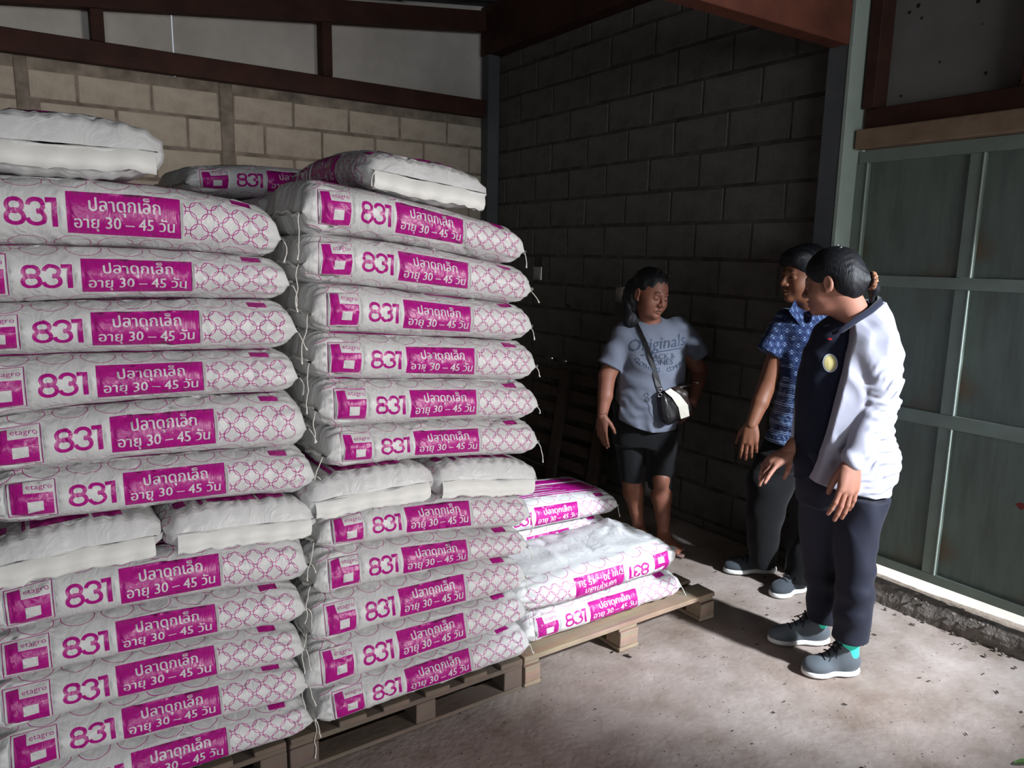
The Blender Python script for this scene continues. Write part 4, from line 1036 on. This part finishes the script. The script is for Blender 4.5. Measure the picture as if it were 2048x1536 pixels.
    tx = text_polys('Originals', 0, 0, .088, squeeze=1.0); ub, vb = P(1313, 694)[0], P(1313, 694)[2]
    shear = lambda pl, u0, v0, sh, rot: [[(u0+(a+sh*b)*math.cos(rot)-b*math.sin(rot), v0+(a+sh*b)*math.sin(rot)+b*math.cos(rot)) for a, b in q] for q in pl]
    to3 = lambda u, v: np.array([u, -.2, v])
    pr = shear(tx, ub-.01, vb, .25, .12)
    pr += shear(stroke([(-.10, -.022), (.0, -.010), (.17, -.008)], .006), ub-.0, vb-.002, 0, .12)
    for body_, dx, dy, h_ in (('JACK &', .0, -.050, .040), ('JONES', -.004, -.082, .043)): pr += shear(text_polys(body_, 0, 0, h_), ub+.02+dx, vb+dy, 0, .06)
    word = 'CLOTHING  COMPANY'
    for i, ch in enumerate(word):
        if ch == ' ': continue
        t = (i-8)/8; pr += shear(text_polys(ch, 0, 0, .032), ub+.012+.150*math.sin(t*1.1), vb-.030-.090*math.cos(t*1.15), 0, t*.75+.05)
    project(p, Ts, pr, to3, .0025, 'shirt_print', M_teeprint, sub=.03)
    # trousers
    tr = []
    hz = P(1285, 838)[2]
    s1 = []
    for (y, xl, xr, dep) in ((810, 1228, 1356, .125), (850, 1226, 1357, .13), (890, 1230, 1354, .12)):
        a, b = cx(xl, y), cx(xr, y); s1.append((z(y), (a+b)/2, .045, (b-a)/2, dep))
    tr.append((loft(s1), .02, 0))
    for (rows, c0) in ((((860, 1228, 1298, .10), (910, 1234, 1296, .085), (968, 1242, 1288, .072)), .06), (((860, 1288, 1357, .10), (910, 1294, 1353, .085), (977, 1297, 1346, .076)), .01)):
        ss = []
        for (y, xl, xr, dep) in rows: a, b = cx(xl, y), cx(xr, y); ss.append((z(y), (a+b)/2, c0, (b-a)/2, dep))
        tr.append((loft(ss), .03, 0))
    p.sdf('knee_trousers', tr, .0065, M_dark, post=lambda S_: S_.warp(folds(.003, 50, (.6, .2, .8), 12)))
    # sandals
    for (g, d, l, R) in ((g1, d1, l1, R1_), (g2, d2, l2, R2_)):
        o = p.sdf('sandal', [(ell(g+d*.06+np.array((0, 0, .010)), (.135, .046, .03), R), .01, 0)], .005, M_tan, post=lambda S_: (S_.clip(lambda x, y, zz: .001-zz, .003), S_.clip(lambda x, y, zz: zz-.017, .003)))
        for i in range(5):
            pts = [g+d*(.055+.020*i)+l*.044*math.sin(t)+np.array((0, 0, .018+(.044-.006*i)*math.cos(t))) for t in np.linspace(-1.45, 1.45, 10)]
            p.tube('strap', pts, .0052, M_pink, 6, o)
    # wrist watch and thin bracelet
    d = np.array((.55, .6, .5)); c = P(1390, 772, .05); R = frame(elr-wrr)
    p.tube('watch', [c+R@np.array((0, .034*math.cos(t), .034*math.sin(t))) for t in np.linspace(0, 6.28, 18)[:-1]], .004, M_steel, 6, closed=True)
    c = P(1205, 826, -.047); p.tube('bracelet', [c+np.array((.029*math.cos(t), .029*math.sin(t), .004*math.cos(t))) for t in np.linspace(0, 6.28, 18)[:-1]], .0013, M_brownl, 5, closed=True)
    return p, Ts, hem
PW, TEE, _h = woman_tee()
def handbag():
    P = PW.P; o0 = P(1345, 815, -.16)
    W = lambda q: Vector((*(RGT*q[0]+FWD*(4.0+q[1])), q[2]))
    root = empty('handbag', W(o0)); root.rotation_euler = (0, 0, YAW-math.pi/2)
    tag(root, 'black crossbody handbag with a cream stripe on the woman in the T-shirt', 'handbag')
    class H: pass
    h = Person.__new__(Person); h.D = 4.0; h.o = o0; h.root = root
    ang = -.55; R = np.array([[math.cos(ang), 0, -math.sin(ang)], [0, 1, 0], [math.sin(ang), 0, math.cos(ang)]])
    h.sdf('bag_body', [(cone(P(1326, 790, -.15), P(1336, 834, -.15), .026, .042, (1, .8, 1)), .01, 0), (cone(P(1345, 797, -.15), P(1362, 822, -.15), .030, .048, (1, .7, 1)), .03, 0)], .0045, M_leather)
    # cream stripe: a curved band standing proud of the front
    pts = [P(1330, 783, -.195), P(1344, 795, -.205), P(1357, 815, -.205), P(1362, 838, -.195)]; V = []; n = len(pts)
    up = [P(1341, 777, -.19), P(1360, 790, -.20), P(1376, 810, -.20), P(1379, 832, -.195)]
    for sgn in (0, .012):
        for a, b in zip(pts, up): V += [a+np.array((0, sgn, 0)), b+np.array((0, sgn, 0))]
    Fq = [(2*i, 2*i+1, 2*i+3, 2*i+2) for i in range(n-1)]+[(8+2*i, 8+2*i+2, 8+2*i+3, 8+2*i+1) for i in range(n-1)]+[(2*i, 2*i+2, 8+2*i+2, 8+2*i) for i in range(n-1)]+[(2*i+1, 8+2*i+1, 8+2*i+3, 2*i+3) for i in range(n-1)]+[(0, 8, 9, 1), (6, 7, 15, 14)]
    h.part('cream_stripe', (V, Fq), M_cream, smooth=False)
    h.sdf('back_pouch', [(cone(P(1352, 784, -.12), P(1384, 818, -.11), .026, .012), .01, 0), (cone(P(1384, 818, -.11), P(1360, 832, -.12), .012, .02), .01, 0), (cone(P(1365, 790, -.12), P(1362, 822, -.12), .03, .02), .02, 0), (cone(P(1342, 778, -.12), P(1380, 770, -.10), .008, .008), .01, 0)], .005, M_brownl)
    h.tube('zip', [P(1328, 786, -.205), P(1335, 812, -.212), P(1342, 838, -.195)], .0022, M_steel, 5)
    for k in range(2): c = P(1320, 780+k*10, -.185); h.tube('ring', [c+np.array((.010*math.cos(t), 0, .010*math.sin(t))) for t in np.linspace(0, 6.28, 14)[:-1]], .002, M_steel, 5, closed=True)
    # strap over the chest: ribbon lying on the shirt
    tv = [Vector(v.co)+Vector(PW.o) for v in TEE.data.vertices]; bvh = BVHTree.FromPolygons([tuple(v) for v in tv], [tuple(q.vertices) for q in TEE.data.polygons])
    px = [(1270, 645, 8), (1277, 662, 8), (1285, 682, 8), (1292, 702, 8), (1298, 722, 9), (1304, 745, 10), (1309, 765, 11), (1314, 780, 11)]; V = []
    for (x, y, w_) in px:
        for sx in (-w_/2, w_/2):
            q = P(x+sx, y, 0); hit = bvh.ray_cast(Vector((q[0], -.6, q[2])), Vector((0, 1, 0))); yy = (hit[0].y if hit[0] else -.08)-.004
            V.append(np.array((q[0], yy, q[2])))
    V += [v-np.array((0, .004, 0)) for v in V[:len(px)*2]]
    m = len(px)*2; Fq = []
    for i in range(len(px)-1):
        a = 2*i; Fq += [(a, a+2, a+3, a+1), (m+a, m+a+1, m+a+3, m+a+2), (a, m+a, m+a+2, a+2), (a+1, a+3, m+a+3, m+a+1)]
    h.part('strap', (V, Fq), M_leather, smooth=False)
handbag()

# ================================================================== man in the blue shirt
def man():
    p = Person(3.57, (1560, 1150), 'man in a blue batik shirt standing partly hidden behind the woman in the jacket'); P = p.P
    hc = P(1607, 552, .02); hd = frame((-.93, -.28, -.05), (0, 0, 1)); s = 1.07
    head = head_prims(hc, hd, s, round_=1.02); nb = P(1622, 628, .03)
    sp = [(cone(hc+hd@np.array((-.02, 0, -.07)), nb, .056, .062), .02, 0)]
    sh, el, wr = P(1570, 660, .0), P(1532, 775, .0), P(1503, 850, -.06)
    sp += [(q, .01, 0) for q in chain([sh, el, (el*.6+wr*.4), wr], [.046, .043, .040, .028])]
    hand = hand_prims(wr, (-.10, -.20, -1), (-.35, -.9, 0), -1, 1.05, (.28, .35, .38, .42), spread=.06)
    # far arm hidden behind the others
    s2, e2, w2 = P(1638, 660, .0), P(1655, 770, .03), P(1645, 860, -.04)
    sp += [(q, .01, 0) for q in chain([s2, e2, w2], [.052, .043, .028])]
    hand2 = hand_prims(w2, (-.1, -.1, -1), (.2, -.9, 0), 1, 1.05)
    lo, hi = bounds(sp)
    B = p.part('body', join([build(head+sp[:1], hc-.18, hc+.18, .0032), build(sp[1:], lo, hi, .006), build(hand, wr-.22, wr+np.array((.2, .2, .03)), .0032), build(hand2, w2-.22, w2+.1, .005)]), M_sk2)
    T = lambda q: hc+hd@(np.array(q)*s)
    for q in (1, -1):
        p.tube('eyebrow', [T((.089-.010*t*t, (.014+.030*t)*q, .022+.005*math.sin(t*2.6))) for t in np.linspace(0, 1, 6)], [.002, .003, .003, .0028, .0022, .0012], M_hair, 6, B)
        p.tube('eye', [T((.0885-.006*abs(t), (.031+.012*t)*q, -.003)) for t in np.linspace(-1, 1, 6)], .0032, M_eye, 6, B)
    p.tube('mouth', [T((.0975-.011*t*t, .020*t, -.0665)) for t in np.linspace(-1, 1, 8)], .0016, M_eye, 6, B)
    hp = [(ell(T((-.016, 0, .055)), np.array((.106, .088, .088))*s, hd), .02, 0), (ell(T((-.06, 0, .0)), np.array((.056, .080, .075))*s, hd), .03, 0), (ell(T((.055, 0, .085)), np.array((.045, .07, .030))*s, hd), .03, 0), (ell(T((.078, 0, .062)), np.array((.022, .055, .018))*s, hd), .02, 0),
          (ell(T((.085, 0, -.035)), np.array((.055, .09, .082))*s, hd), .01, 1)]
    for q in (1, -1): hp.append((ell(T((.02, .09*q, -.04)), np.array((.05, .035, .050))*s, hd), .01, 1))
    p.sdf('hair', hp, .0045, M_hair, post=lambda S_: S_.warp(folds(.0025, 170, (.5, .8, .3), 9)))
    z = lambda y: P(1600, y)[2]; cx = lambda x, y: P(x, y)[0]; secs = []
    for (y, xl, xr, dep) in ((612, 1596, 1648, .06), (628, 1568, 1660, .085), (645, 1556, 1668, .105), (690, 1554, 1672, .115), (740, 1556, 1672, .12), (800, 1549, 1670, .125), (850, 1536, 1668, .13), (886, 1526, 1666, .13)):
        a, b = cx(xl, y), cx(xr, y); secs.append((z(y), (a+b)/2, -.02, (b-a)/2, dep))
    shp = [(loft(secs, .1), .02, 0)]; sl = P(1536, 702, -.02); s0 = P(1572, 642, .0)
    shp += [(cone(s0, sl, .060, .056), .03, 0), (cone(P(1640, 648, .0), P(1652, 710, .02), .055, .052), .03, 0)]
    def post(S_):
        S_.warp(folds(.0035, 60, (.7, .1, .8), 5))
        S_.clip(lambda x, y, zz: z(880)+.04*np.clip((x-cx(1540, 880))/.15, -1, 1)*-.6-zz, .004)
        d = (sl-s0)/np.linalg.norm(sl-s0)
        S_.clip(lambda x, y, zz: np.where(x < sl[0]+.048, np.where(zz > z(735), (x-sl[0])*d[0]+(y-sl[1])*d[1]+(zz-sl[2])*d[2]-.01, -1), -1), .004)
        S_.add(cone(P(1612, 640, -.10), P(1612, 590, -.02), .018, .07), .006, True)
    sh_ = p.sdf('batik_shirt', shp, .006, M_batik, post=post)
    # open collar wings
    def wing(a, b, c, d): return [a, b, c, d]
    for quad in ((P(1590, 600, -.05), P(1578, 622, -.10), P(1608, 660, -.115), P(1606, 636, -.08)), (P(1640, 612, -.05), P(1612, 662, -.118), P(1630, 652, -.11), P(1650, 622, -.07))):
        V = [np.array(q) for q in quad]; V += [v+np.array((0, .006, .001)) for v in V]
        p.part('collar', (V, [(0, 1, 2, 3), (7, 6, 5, 4), (0, 4, 5, 1), (1, 5, 6, 2), (2, 6, 7, 3), (3, 7, 4, 0)]), M_batik, sh_, smooth=False)
    tr = []; ss = []
    for (y, xl, xr, dep) in ((850, 1536, 1664, .115), (900, 1522, 1662, .12), (930, 1512, 1660, .115)): a, b = cx(xl, y), cx(xr, y); ss.append((z(y), (a+b)/2, -.01, (b-a)/2, dep))
    tr.append((loft(ss), .02, 0))
    for rows in (((905, 1514, 1612, .10, .0), (960, 1494, 1592, .10, -.03), (1010, 1492, 1572, .085, -.03), (1080, 1495, 1556, .075, .0), (1128, 1500, 1553, .07, .02)),
                 ((905, 1600, 1664, .10, .0), (970, 1606, 1664, .095, -.04), (1050, 1604, 1660, .085, -.10), (1110, 1580, 1640, .075, -.13), (1160, 1568, 1628, .07, -.15))):
        ss = []
        for (y, xl, xr, dep, c) in rows:
            a, b = P(xl, y, c)[0], P(xr, y, c)[0]; ss.append((P(xl, y, c)[2], (a+b)/2, c, (b-a)/2, dep))
        tr.append((loft(ss), .03, 0))
    p.sdf('trousers', tr, .0065, M_dark, post=lambda S_: S_.warp(folds(.004, 45, (.5, .3, .9), 17)))
    W = lambda x, y: np.array([(x*RGT[0]+y*RGT[1]), x*FWD[0]+y*FWD[1]-3.57])
    shoe(p, 'shoe', W(2.975, 2.375), W(3.215, 2.24), M_shoed, M_sole, soleh=.026)
    shoe(p, 'shoe', W(2.94, 2.055), W(3.165, 2.035), M_shoed, M_sole, soleh=.026)
man()

# ================================================================== woman in the pale jacket
def woman_jacket():
    p = Person(2.82, (1660, 1290), 'woman in a pale grey jacket and navy trousers standing in front of the metal gate'); P = p.P
    hc = P(1664, 566, .01); hd = frame((-.80, .58, -.22), (.12, 0, 1)); s = .97
    head = head_prims(hc, hd, s, round_=1.05)
    nb = P(1712, 648, .02)
    sp = [(cone(hc+hd@np.array((-.03, 0, -.045)), nb, .060, .066), .03, 0)]
    # near arm
    sh, el, wr = P(1748, 690, -.05), P(1752, 815, -.09), P(1703, 930, -.18)
    sp += [(cone((el+wr)/2, wr, .036, .026), .01, 0)]
    hand = hand_prims(wr, (-.16, -.25, -1), (.25, -.95, .1), -1, 1.18, (.20, .16, .17, .22), spread=.07, thumb_out=.35)
    # far arm reaching out with open fingers
    e2, w2 = P(1630, 840, .12), P(1575, 905, .04)
    sp += [(q, .01, 0) for q in chain([P(1650, 760, .15), e2, w2], [.045, .040, .026])]
    hand2 = hand_prims(w2, (-.85, -.25, -.50), (-.30, -.25, .9), 1, 1.0, (.10, .28, .45, .60), spread=.20, thumb_out=1.0)
    lo, hi = bounds(sp)
    B = p.part('body', join([build(head+sp[:1], hc-.19, hc+.19, .003), build(sp[1:], lo, hi, .005), build(hand, wr-.24, wr+np.array((.22, .22, .03)), .0026), build(hand2, w2-.21, w2+.2, .0028)]), M_sk3)
    T = lambda q: hc+hd@(np.array(q)*s)
    for q in (1, -1):
        p.tube('eyebrow', [T((.089-.010*t*t, (.014+.030*t)*q, .021+.006*math.sin(t*2.6))) for t in np.linspace(0, 1, 6)], [.002, .003, .003, .0028, .0022, .0012], M_hair, 6, B)
        p.tube('eye', [T((.0885-.006*abs(t), (.031+.012*t)*q, -.003)) for t in np.linspace(-1, 1, 6)], .0032, M_eye, 6, B)
    # hair drawn back to a low tie
    tie = P(1742, 561, -.06)
    hp = [(ell(T((-.014, 0, .045)), np.array((.106, .090, .094))*s, hd), .02, 0), (ell(T((-.050, 0, .005)), np.array((.062, .080, .080))*s, hd), .03, 0),
          (cone(T((-.08, .0, -.01)), tie, .058, .017), .05, 0), (cone(tie, P(1748, 578, -.03), .016, .020), .01, 0), (cone(P(1748, 578, -.03), P(1742, 604, -.02), .018, .008), .01, 0),
          (ell(T((.085, 0, -.055)), np.array((.058, .10, .10))*s, hd), .012, 1)]
    for q in (1, -1): hp += [(ell(T((-.002, .095*q, -.030)), np.array((.034, .034, .052))*s, hd), .010, 1)]
    p.sdf('hair', hp, .004, M_hair, post=lambda S_: S_.warp(folds(.0007, 240, (.15, .5, 1), 14)))
    r = np.random.RandomState(4); V = []; Q = []
    M_scr = material('brown_print_scrunchie', srgb(176, 128, 100), .8, .2, (90, 4), (120, .4, .002), col2=srgb(60, 38, 30))
    pts = [tie+np.array((.004+.004*math.sin(5*t), .023*math.cos(t), .024*math.sin(t))) for t in np.linspace(0, 6.28, 30)[:-1]]
    p.tube('scrunchie', pts, [.0095+.003*math.sin(i*2.3) for i in range(29)], M_scr, 8, closed=True)
    for k in range(2): p.tube('hair_clip', [P(1672+k*7, 492+k*4, -.085), P(1681+k*5, 488+k*5, -.08)], .0022, M_steel, 5)
    z = lambda y: P(1690, y)[2]; cx = lambda x, y: P(x, y)[0]
    # navy polo
    secs = []
    for (y, xl, xr, dep) in ((600, 1700, 1752, .05), (622, 1682, 1756, .06), (650, 1645, 1752, .085), (690, 1624, 1745, .10), (740, 1608, 1738, .11), (800, 1600, 1732, .115), (860, 1597, 1732, .12), (930, 1595, 1740, .125), (965, 1600, 1745, .12)):
        a, b = cx(xl, y), cx(xr, y); secs.append((z(y), (a+b)/2, .04, (b-a)/2, dep))
    po = [(loft(secs), .02, 0)]
    PO = p.sdf('polo_shirt', po, .006, M_polo, post=lambda S_: (S_.warp(folds(.003, 55, (.8, .1, .6), 21)), S_.add(cone(P(1690, 622, -.07), P(1676, 585, -.06), .030, .07), .006, True)))
    # collar roll
    pts = [P(1756, 598, .06), P(1758, 606, -.02), P(1740, 622, -.07), P(1712, 640, -.10), P(1684, 660, -.11), P(1664, 668, -.10)]
    p.tube('collar', pts, [.012, .015, .013, .012, .010, .006], M_polo, 8, PO)
    # jacket: back, near side and a sliver of the far front panel
    secs = []
    for (y, xl, xr, dep) in ((606, 1752, 1772, .04), (618, 1716, 1782, .085), (640, 1670, 1792, .12), (665, 1642, 1800, .14), (700, 1626, 1808, .155), (750, 1606, 1808, .165), (800, 1596, 1800, .17), (850, 1590, 1788, .172), (880, 1588, 1792, .175), (905, 1588, 1804, .178), (950, 1586, 1802, .18), (985, 1590, 1790, .18)):
        a, b = cx(xl, y), cx(xr, y); secs.append((z(y), (a+b)/2, .035, (b-a)/2, dep))
    ja = [(loft(secs), .02, 0)]
    s0, s1_, s2_ = P(1752, 682, -.07), P(1755, 812, -.105), P(1706, 918, -.175)
    ja += [(cone(s0, (s0+s1_)/2, .078, .074), .022, 0), (cone((s0+s1_)/2, s1_, .074, .062), .006, 0), (cone(s1_, s2_, .062, .040), .006, 0)]
    armf = (s2_-s1_)/np.linalg.norm(s2_-s1_)
    def post(S_):
        am = lambda x, y, zz: np.clip(((x-cx(1690, 800))+.0)/.06, 0, 1)*np.clip((.02-y)/.06, 0, 1)*np.clip((z(700)-zz)/.08, 0, 1)
        S_.warp(folds(.0065, 125, (-.32, .1, .95), 31, am)); S_.warp(folds(.0035, 210, (-.4, .3, .8), 33, am))
        bm_ = lambda x, y, zz: 1-am(x, y, zz)
        S_.warp(folds(.0045, 75, (1, .2, .28), 35, bm_)); S_.warp(folds(.003, 50, (.5, .2, .9), 37, bm_))
        # opening in front and hem line dipping at the back
        S_.clip(lambda x, y, zz: z(952)-.050*np.clip((x-cx(1610, 950))/.22, 0, 1)**.8+.16*np.clip((x-cx(1752, 950))/.10, 0, 1.2)**1.3-zz, .005)
        f = (cx(1690, 655)-cx(1612, 950))/(z(655)-z(950))
        S_.clip(lambda x, y, zz: np.where(zz > z(1000), (cx(1612, 950)+f*(zz-z(950)))-x, -1), .006)
        S_.add(cone(P(1722, 600, -.10), P(1712, 640, -.10), .05, .03), .02, True)
    JA = p.sdf('jacket', ja, .005, M_jacket, post=post)
    # far front edge of the open jacket
    pts = [(1598, 760), (1590, 800), (1584, 850), (1578, 915)]; V = []
    for (x, y) in pts: V += [P(x, y, .06), P(x+24, y+2, .03)]
    V = [np.array(v) for v in V]; V += [v+np.array((.004, .006, 0)) for v in V]; m = 8; Fq = []
    for i in range(3):
        a = 2*i; Fq += [(a, a+1, a+3, a+2), (m+a, m+a+2, m+a+3, m+a+1), (a, a+2, m+a+2, m+a), (a+1, m+a+1, m+a+3, a+3)]
    Fq += [(0, 8, 9, 1), (6, 7, 15, 14)]
    p.part('jacket_front', (V, Fq), M_jacket, JA, smooth=False)
    # sleeve over the far forearm
    p.sdf('far_sleeve', [(cone(P(1650, 730, .16), P(1625, 830, .12), .060, .052), .01, 0), (cone(P(1625, 830, .12), P(1603, 868, .085), .052, .040), .02, 0)], .006, M_jacket, parent=JA)
    # badge and small emblem on the polo
    bd = [[(.0+.022*math.cos(t)*(1 if abs(math.sin(t)) < .8 else .9), .030*math.sin(t)) for t in np.linspace(0, 6.28, 25)[:-1]]]
    c = P(1648, 722); to3 = lambda u, v: np.array([c[0]+u, -.3, c[2]+v])
    Mb = material('badge_pale', srgb(170, 176, 186), .6, .3); My = material('badge_yellow', srgb(190, 178, 120), .6, .3); Mr_ = material('emblem_red', srgb(190, 50, 60), .6, .3)
    ringp = []
    for i in range(28):
        a, b = 6.2832*i/28, 6.2832*(i+1)/28; ringp.append([((.020+k)*math.cos(t_), (.030+k)*math.sin(t_)) for k, t_ in ((0, a), (.004, a), (.004, b), (0, b))])
    project(p, PO, [[(.019*math.cos(t), .029*math.sin(t)) for t in np.linspace(0, 6.28, 25)[:-1]]], to3, .0015, 'badge', My, sub=.01)
    project(p, PO, ringp, to3, .0022, 'badge_border', Mb)
    c2 = P(1652, 676); to32 = lambda u, v: np.array([c2[0]+u, -.3, c2[2]+v])
    project(p, PO, [[(.007*math.cos(t), .004*math.sin(t)) for t in np.linspace(0, 6.28, 13)[:-1]]], to32, .0015, 'emblem', Mr_)
    # trousers
    tr = []; ss = []
    for (y, xl, xr, dep) in ((900, 1602, 1775, .13), (960, 1600, 1778, .135), (1010, 1600, 1770, .13)): a, b = cx(xl, y), cx(xr, y); ss.append((z(y), (a+b)/2, .03, (b-a)/2, dep))
    tr.append((loft(ss), .02, 0))
    for rows in (((985, 1668, 1776, .12, -.03), (1060, 1672, 1752, .10, -.07), (1130, 1674, 1746, .088, -.10), (1200, 1674, 1744, .080, -.12), (1275, 1666, 1733, .070, -.13)),
                 ((985, 1600, 1700, .12, .07), (1060, 1602, 1690, .10, .07), (1130, 1606, 1685, .088, .08), (1190, 1616, 1682, .08, .08), (1237, 1615, 1674, .070, .085))):
        ss = []
        for (y, xl, xr, dep, c_) in rows:
            a, b = P(xl, y, c_)[0], P(xr, y, c_)[0]; ss.append((P(xl, y, c_)[2], (a+b)/2, c_, (b-a)/2, dep))
        tr.append((loft(ss), .03, 0))
    p.sdf('trousers', tr, .006, M_navytr, post=lambda S_: S_.warp(folds(.004, 55, (.55, .3, .7), 41)))
    W = lambda x, y: np.array([(x*RGT[0]+y*RGT[1]), x*FWD[0]+y*FWD[1]-2.82])
    shoe(p, 'shoe', W(2.475, 1.565), W(2.675, 1.455), M_shoe, M_sole, sock=M_sock, wid=.047)
    shoe(p, 'shoe', W(2.575, 1.80), W(2.785, 1.655), M_shoe, M_sole, sock=M_sock, wid=.047)
    fv = np.array((-.16, -.25, -1)); fv /= np.linalg.norm(fv); bv = np.array((.25, -.95, .1)); bv -= fv*(bv@fv); bv /= np.linalg.norm(bv); yv = -np.cross(bv, fv)
    c = wr+(fv*.105-yv*.012-bv*.005)*1.18; p.tube('ring', [c+.0108*(yv*math.cos(t)+bv*math.sin(t)) for t in np.linspace(0, 6.28, 16)[:-1]], .0012, M_gold, 5, closed=True)
    # bracelet
    c = wr+(P(1680, 985, -.17)-wr)*.1; R = frame(wr-el)
    p.tube('bracelet', [wr+np.array((.002, 0, .004))+R@np.array((0, .032*math.cos(t), .029*math.sin(t))) for t in np.linspace(0, 6.28, 20)[:-1]], .0013, M_gold, 5, closed=True)
woman_jacket()

# litter on the floor
bm = bmesh.new()
for i in range(150):
    x, y = rnd.uniform(1.6, 3.25), rnd.uniform(.5, 3.2); s = rnd.uniform(.0015, .0045)*(1.5 if i % 12 == 0 else 1); an = rnd.uniform(0, 6.28)
    m4 = Matrix.Translation((x, y, .001))@Matrix.Rotation(an, 4, 'Z')@Matrix.Diagonal((s*rnd.uniform(1, 3.5), s, s*.35, 1)); bmesh.ops.create_icosphere(bm, subdivisions=1, radius=1, matrix=m4)
me = bpy.data.meshes.new('debris'); bm.to_mesh(me); bm.free(); me.materials.append(material('dark_debris', srgb(40, 34, 30), .9, .2))
o = obj('floor_debris', me, kind='stuff'); tag(o, 'small dark crumbs and bits of leaf scattered over the concrete floor', 'debris')

def onX(px, py, X):
    d = (px-1024)/F*RX-(py-768)/F*UX+FX; q = d*X/d[0]; return Vector((q[0], q[1], q[2]+H))
# smear of red paint on the gate sheet
c = onX(2042, 1012, 3.3745)
V = [(c.x, c.y+.020*math.cos(t)*(1+.2*math.sin(3*t)), c.z+.013*math.sin(t)*(1+.25*math.cos(4*t))) for t in np.linspace(0, 6.28, 15)[:-1]]+[(c.x+.0008, c.y, c.z)]
o = obj('paint_smear', mesh_from('paint_smear', [Vector(v)-Vector((3.42, 1.3, .17)) for v in V], [tuple(range(14))], material('red_paint', srgb(120, 48, 46), .7, .3)), gt)
# fallen green leaf near the lower edge of the view
bm = bmesh.new(); pts = []
for i in range(9):
    t = i/8; wd = .011*math.sin(math.pi*t)**.8+.0005; pts.append((bm.verts.new((t*.075, -wd, .004+.006*math.sin(3*t))), bm.verts.new((t*.075, 0, .002+.006*math.sin(3*t))), bm.verts.new((t*.075, wd, .005+.006*math.sin(3*t)))))
for a, b in zip(pts, pts[1:]):
    bm.faces.new((a[0], b[0], b[1], a[1])); bm.faces.new((a[1], b[1], b[2], a[2]))
me = bpy.data.meshes.new('fallen_leaf'); bm.to_mesh(me); bm.free(); me.materials.append(material('leaf_green', srgb(70, 96, 52), .6, .3))
o = obj('fallen_leaf', me, loc=(2.585, .865, .0)); o.rotation_euler.z = -.5; tag(o, 'small green leaf lying on the floor at the lower right edge', 'leaf')
